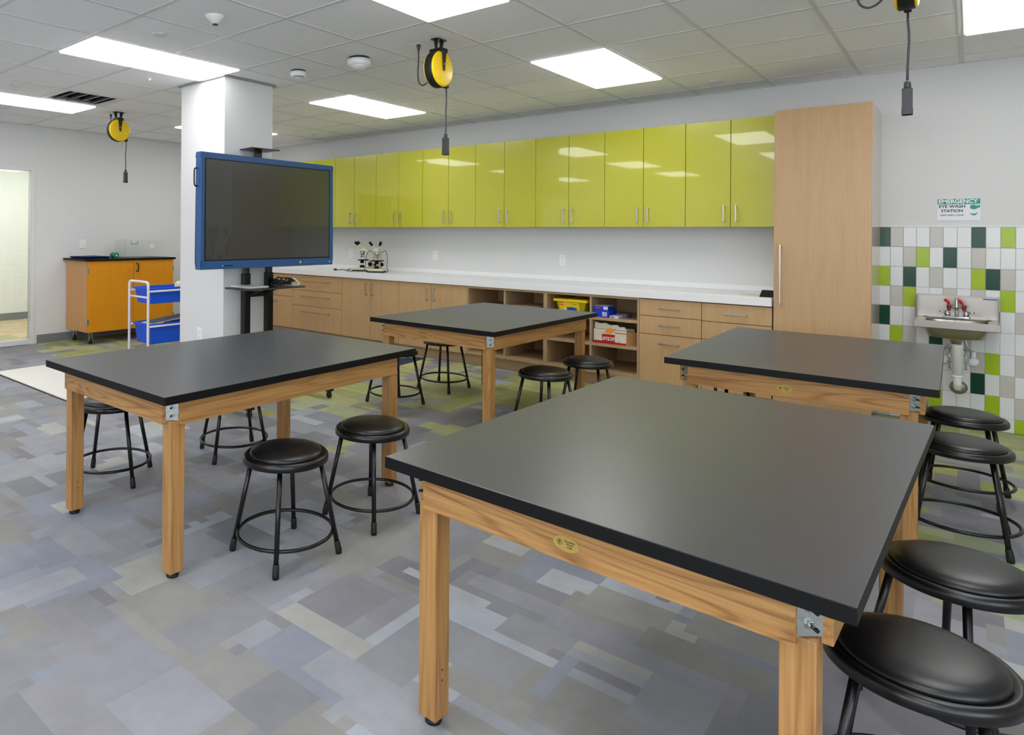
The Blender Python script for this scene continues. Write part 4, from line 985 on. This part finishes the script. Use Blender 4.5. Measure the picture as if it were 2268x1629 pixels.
b = MB(); b.add([(-0.085, slope_y(0.006)-0.0006, 0.006), (0.055, slope_y(0.006)-0.0006, 0.006), (0.03, slope_y(0.07)-0.0006, 0.072), (-0.07, slope_y(0.06)-0.0006, 0.06)], [(0, 1, 2, 3)]); b.build('pale_print', mat('label_pale', (220, 232, 190), 0.4), lbl)  # pale printed patch behind the brick
text('lettering', 'Education', 0.010, M_gap, lbl, facing((0, -1, -0.12), (0, 0, 1), (0.04, slope_y(0.094)-0.0015, 0.095)))
M_bx = mat('box_blue', (24, 60, 190), 0.35); M_bxw = mat('box_lavender', (214, 214, 240), 0.4)
def gbox(name, x0, x1, y0, y1, z0, z1, m, label, cat='box', grp=None):
    o = MB().box(x0, y0, z0, x1, y1, z1).build(name, m, None, bevel=0.0015); return tag(o, label, cat, grp)
g1 = gbox('blue_box', -2.625, -2.475, 6.02, 6.20, Zs1+0.0005, Zs1+0.068, M_bx, 'blue box with a pale label, bottom of the small stack on the open shelf', grp='small boxes on the open shelf')
b = MB(); b.box(-2.535, 6.0185, Zs1+0.012, -2.492, 6.0195, Zs1+0.05); b.build('label', M_bxw, g1)
b = MB(); [b.box(-2.53, 6.0175, Zs1+z, -2.497, 6.0184, Zs1+z+0.003) for z in (0.02, 0.03, 0.04)]; b.build('label_print', M_bx, g1)
g2 = gbox('small_box', -2.622, -2.482, 6.022, 6.19, Zs1+0.069, Zs1+0.103, M_bx, 'blue and white box on top of the blue one on the open shelf', grp='small boxes on the open shelf')
b = MB(); b.box(-2.60, 6.0205, Zs1+0.077, -2.55, 6.0215, Zs1+0.095); b.build('red_patch', mat('patch_red', (150, 60, 90), 0.5), g2)
b = MB(); b.box(-2.622, 6.022, Zs1+0.1035, -2.482, 6.19, Zs1+0.1045); b.box(-2.525, 6.0205, Zs1+0.072, -2.484, 6.0215, Zs1+0.10); b.build('white_top', M_bxw, g2)
g3 = gbox('flat_box', -2.465, -2.385, 6.015, 6.13, Zs1+0.0005, Zs1+0.022, M_bxw, 'flat pale box with a dark red mark, lying right of the blue boxes', grp='small boxes on the open shelf')
b = MB(); b.box(-2.455, 6.0135, Zs1+0.006, -2.42, 6.0145, Zs1+0.017); b.build('red_patch', mat('patch_red', (150, 60, 90), 0.5), g3)
gbox('flat_box', -2.46, -2.36, 6.15, 6.27, Zs1+0.0005, Zs1+0.030, mat('muted_violet', (110, 104, 140), 0.5), 'muted violet box behind the flat pale box on the open shelf', grp='small boxes on the open shelf')
# torn cardboard box lying upside down
cb = thing('cardboard_carton', 'torn red and white printed carton on the middle open shelf', 'carton', (-2.465, 6.03, Zs2+0.0005))
M_cardw = mat('carton_cream', (222, 208, 190), 0.7); M_kraft = mat('kraft_card', (186, 140, 88), 0.8)
b = MB()
b.box(-0.155, 0.0, 0, 0.15, 0.003, 0.13); b.box(-0.155, 0.003, 0, 0.15, 0.20, 0.003); b.box(-0.155, 0.197, 0.003, 0.15, 0.20, 0.13); b.box(-0.155, 0.003, 0.003, -0.152, 0.197, 0.13)
b.build('carton_body', M_cardw, cb)
b = MB(); b.add([(0.151, 0.0, 0.0), (0.225, 0.10, 0.0), (0.225, 0.10, 0.118), (0.151, 0.0, 0.125), (0.148, 0.004, 0.0), (0.222, 0.104, 0.0), (0.222, 0.104, 0.118), (0.148, 0.004, 0.125)],
      [(0, 1, 2, 3), (7, 6, 5, 4), (0, 4, 5, 1), (3, 2, 6, 7), (1, 5, 6, 2), (0, 3, 7, 4)]); b.build('open_flap', M_kraft, cb)
b = MB(); b.prism([(-0.155, 0.131), (-0.09, 0.131), (0.03, 0.131), (0.15, 0.131), (0.125, 0.165), (0.08, 0.160), (0.06, 0.178), (-0.01, 0.172), (-0.05, 0.188), (-0.10, 0.180), (-0.15, 0.190)], 0.02, 0.03, axis=1)
b.build('torn_flap', mat('carton_white', (226, 222, 206), 0.7), cb)
M_cr = mat('carton_red', (176, 22, 22), 0.5)
b = MB(); b.box(-0.155, -0.001, 0, 0.15, -0.0002, 0.02); b.box(-0.075, -0.001, 0.02, 0.045, -0.0002, 0.088); b.box(0.045, -0.001, 0.104, 0.15, -0.0002, 0.111); b.box(-0.155, -0.001, 0.02, -0.075, -0.0002, 0.024)
b.build('red_print', M_cr, cb)
b = MB(); b.prism([(-0.05, 0.10), (0.0, 0.095), (0.04, 0.115), (0.05, 0.145), (0.02, 0.138), (0.0, 0.152), (-0.02, 0.13), (-0.04, 0.125)], -0.0018, -0.0011, axis=1); b.build('orange_print', mat('carton_orange', (240, 150, 40), 0.5), cb)
text('lettering', 'Structures', 0.062, M_paper, cb, facing((0, -1, 0), (0, 0, 1), (-0.002, -0.0022, 0.044), spin=math.pi), bold=0.0012, sx=1.0)
# boards in the second bay
for k, (x0, x1, z, c, lab) in enumerate(((-3.51, -3.17, 0.6385, (120, 84, 60), 'brown board at the bottom of the pile on the open shelf'), (-3.505, -3.175, 0.653, (70, 60, 62), 'dark folder in the middle of the pile on the open shelf'), (-3.49, -3.19, 0.6675, (150, 120, 96), 'tan board on top of the pile on the open shelf'))):
    gbox('board', x0, x1, 6.02+k*0.008, 6.36, z, z+0.0135, mat('board_%d' % k, c, 0.7), lab, 'board', 'boards piled on the open shelf')
# things at the right end of the worktop
wd = MB(); wd.prism([(6.03, 0.9155), (6.13, 0.9155), (6.13, 0.965)], -1.255, -1.164, axis=0)
tag(wd.build('black_wedge', M_rubber), 'small black wedge-shaped object at the right end of the countertop', 'object')
tag(MB().box(-1.42, 6.12, 0.9155, -1.29, 6.22, 0.9165).build('paper_slip', mat('slip_cream', (232, 228, 190), 0.8)), 'pale yellow slip of paper on the countertop near the tall cupboard', 'paper')
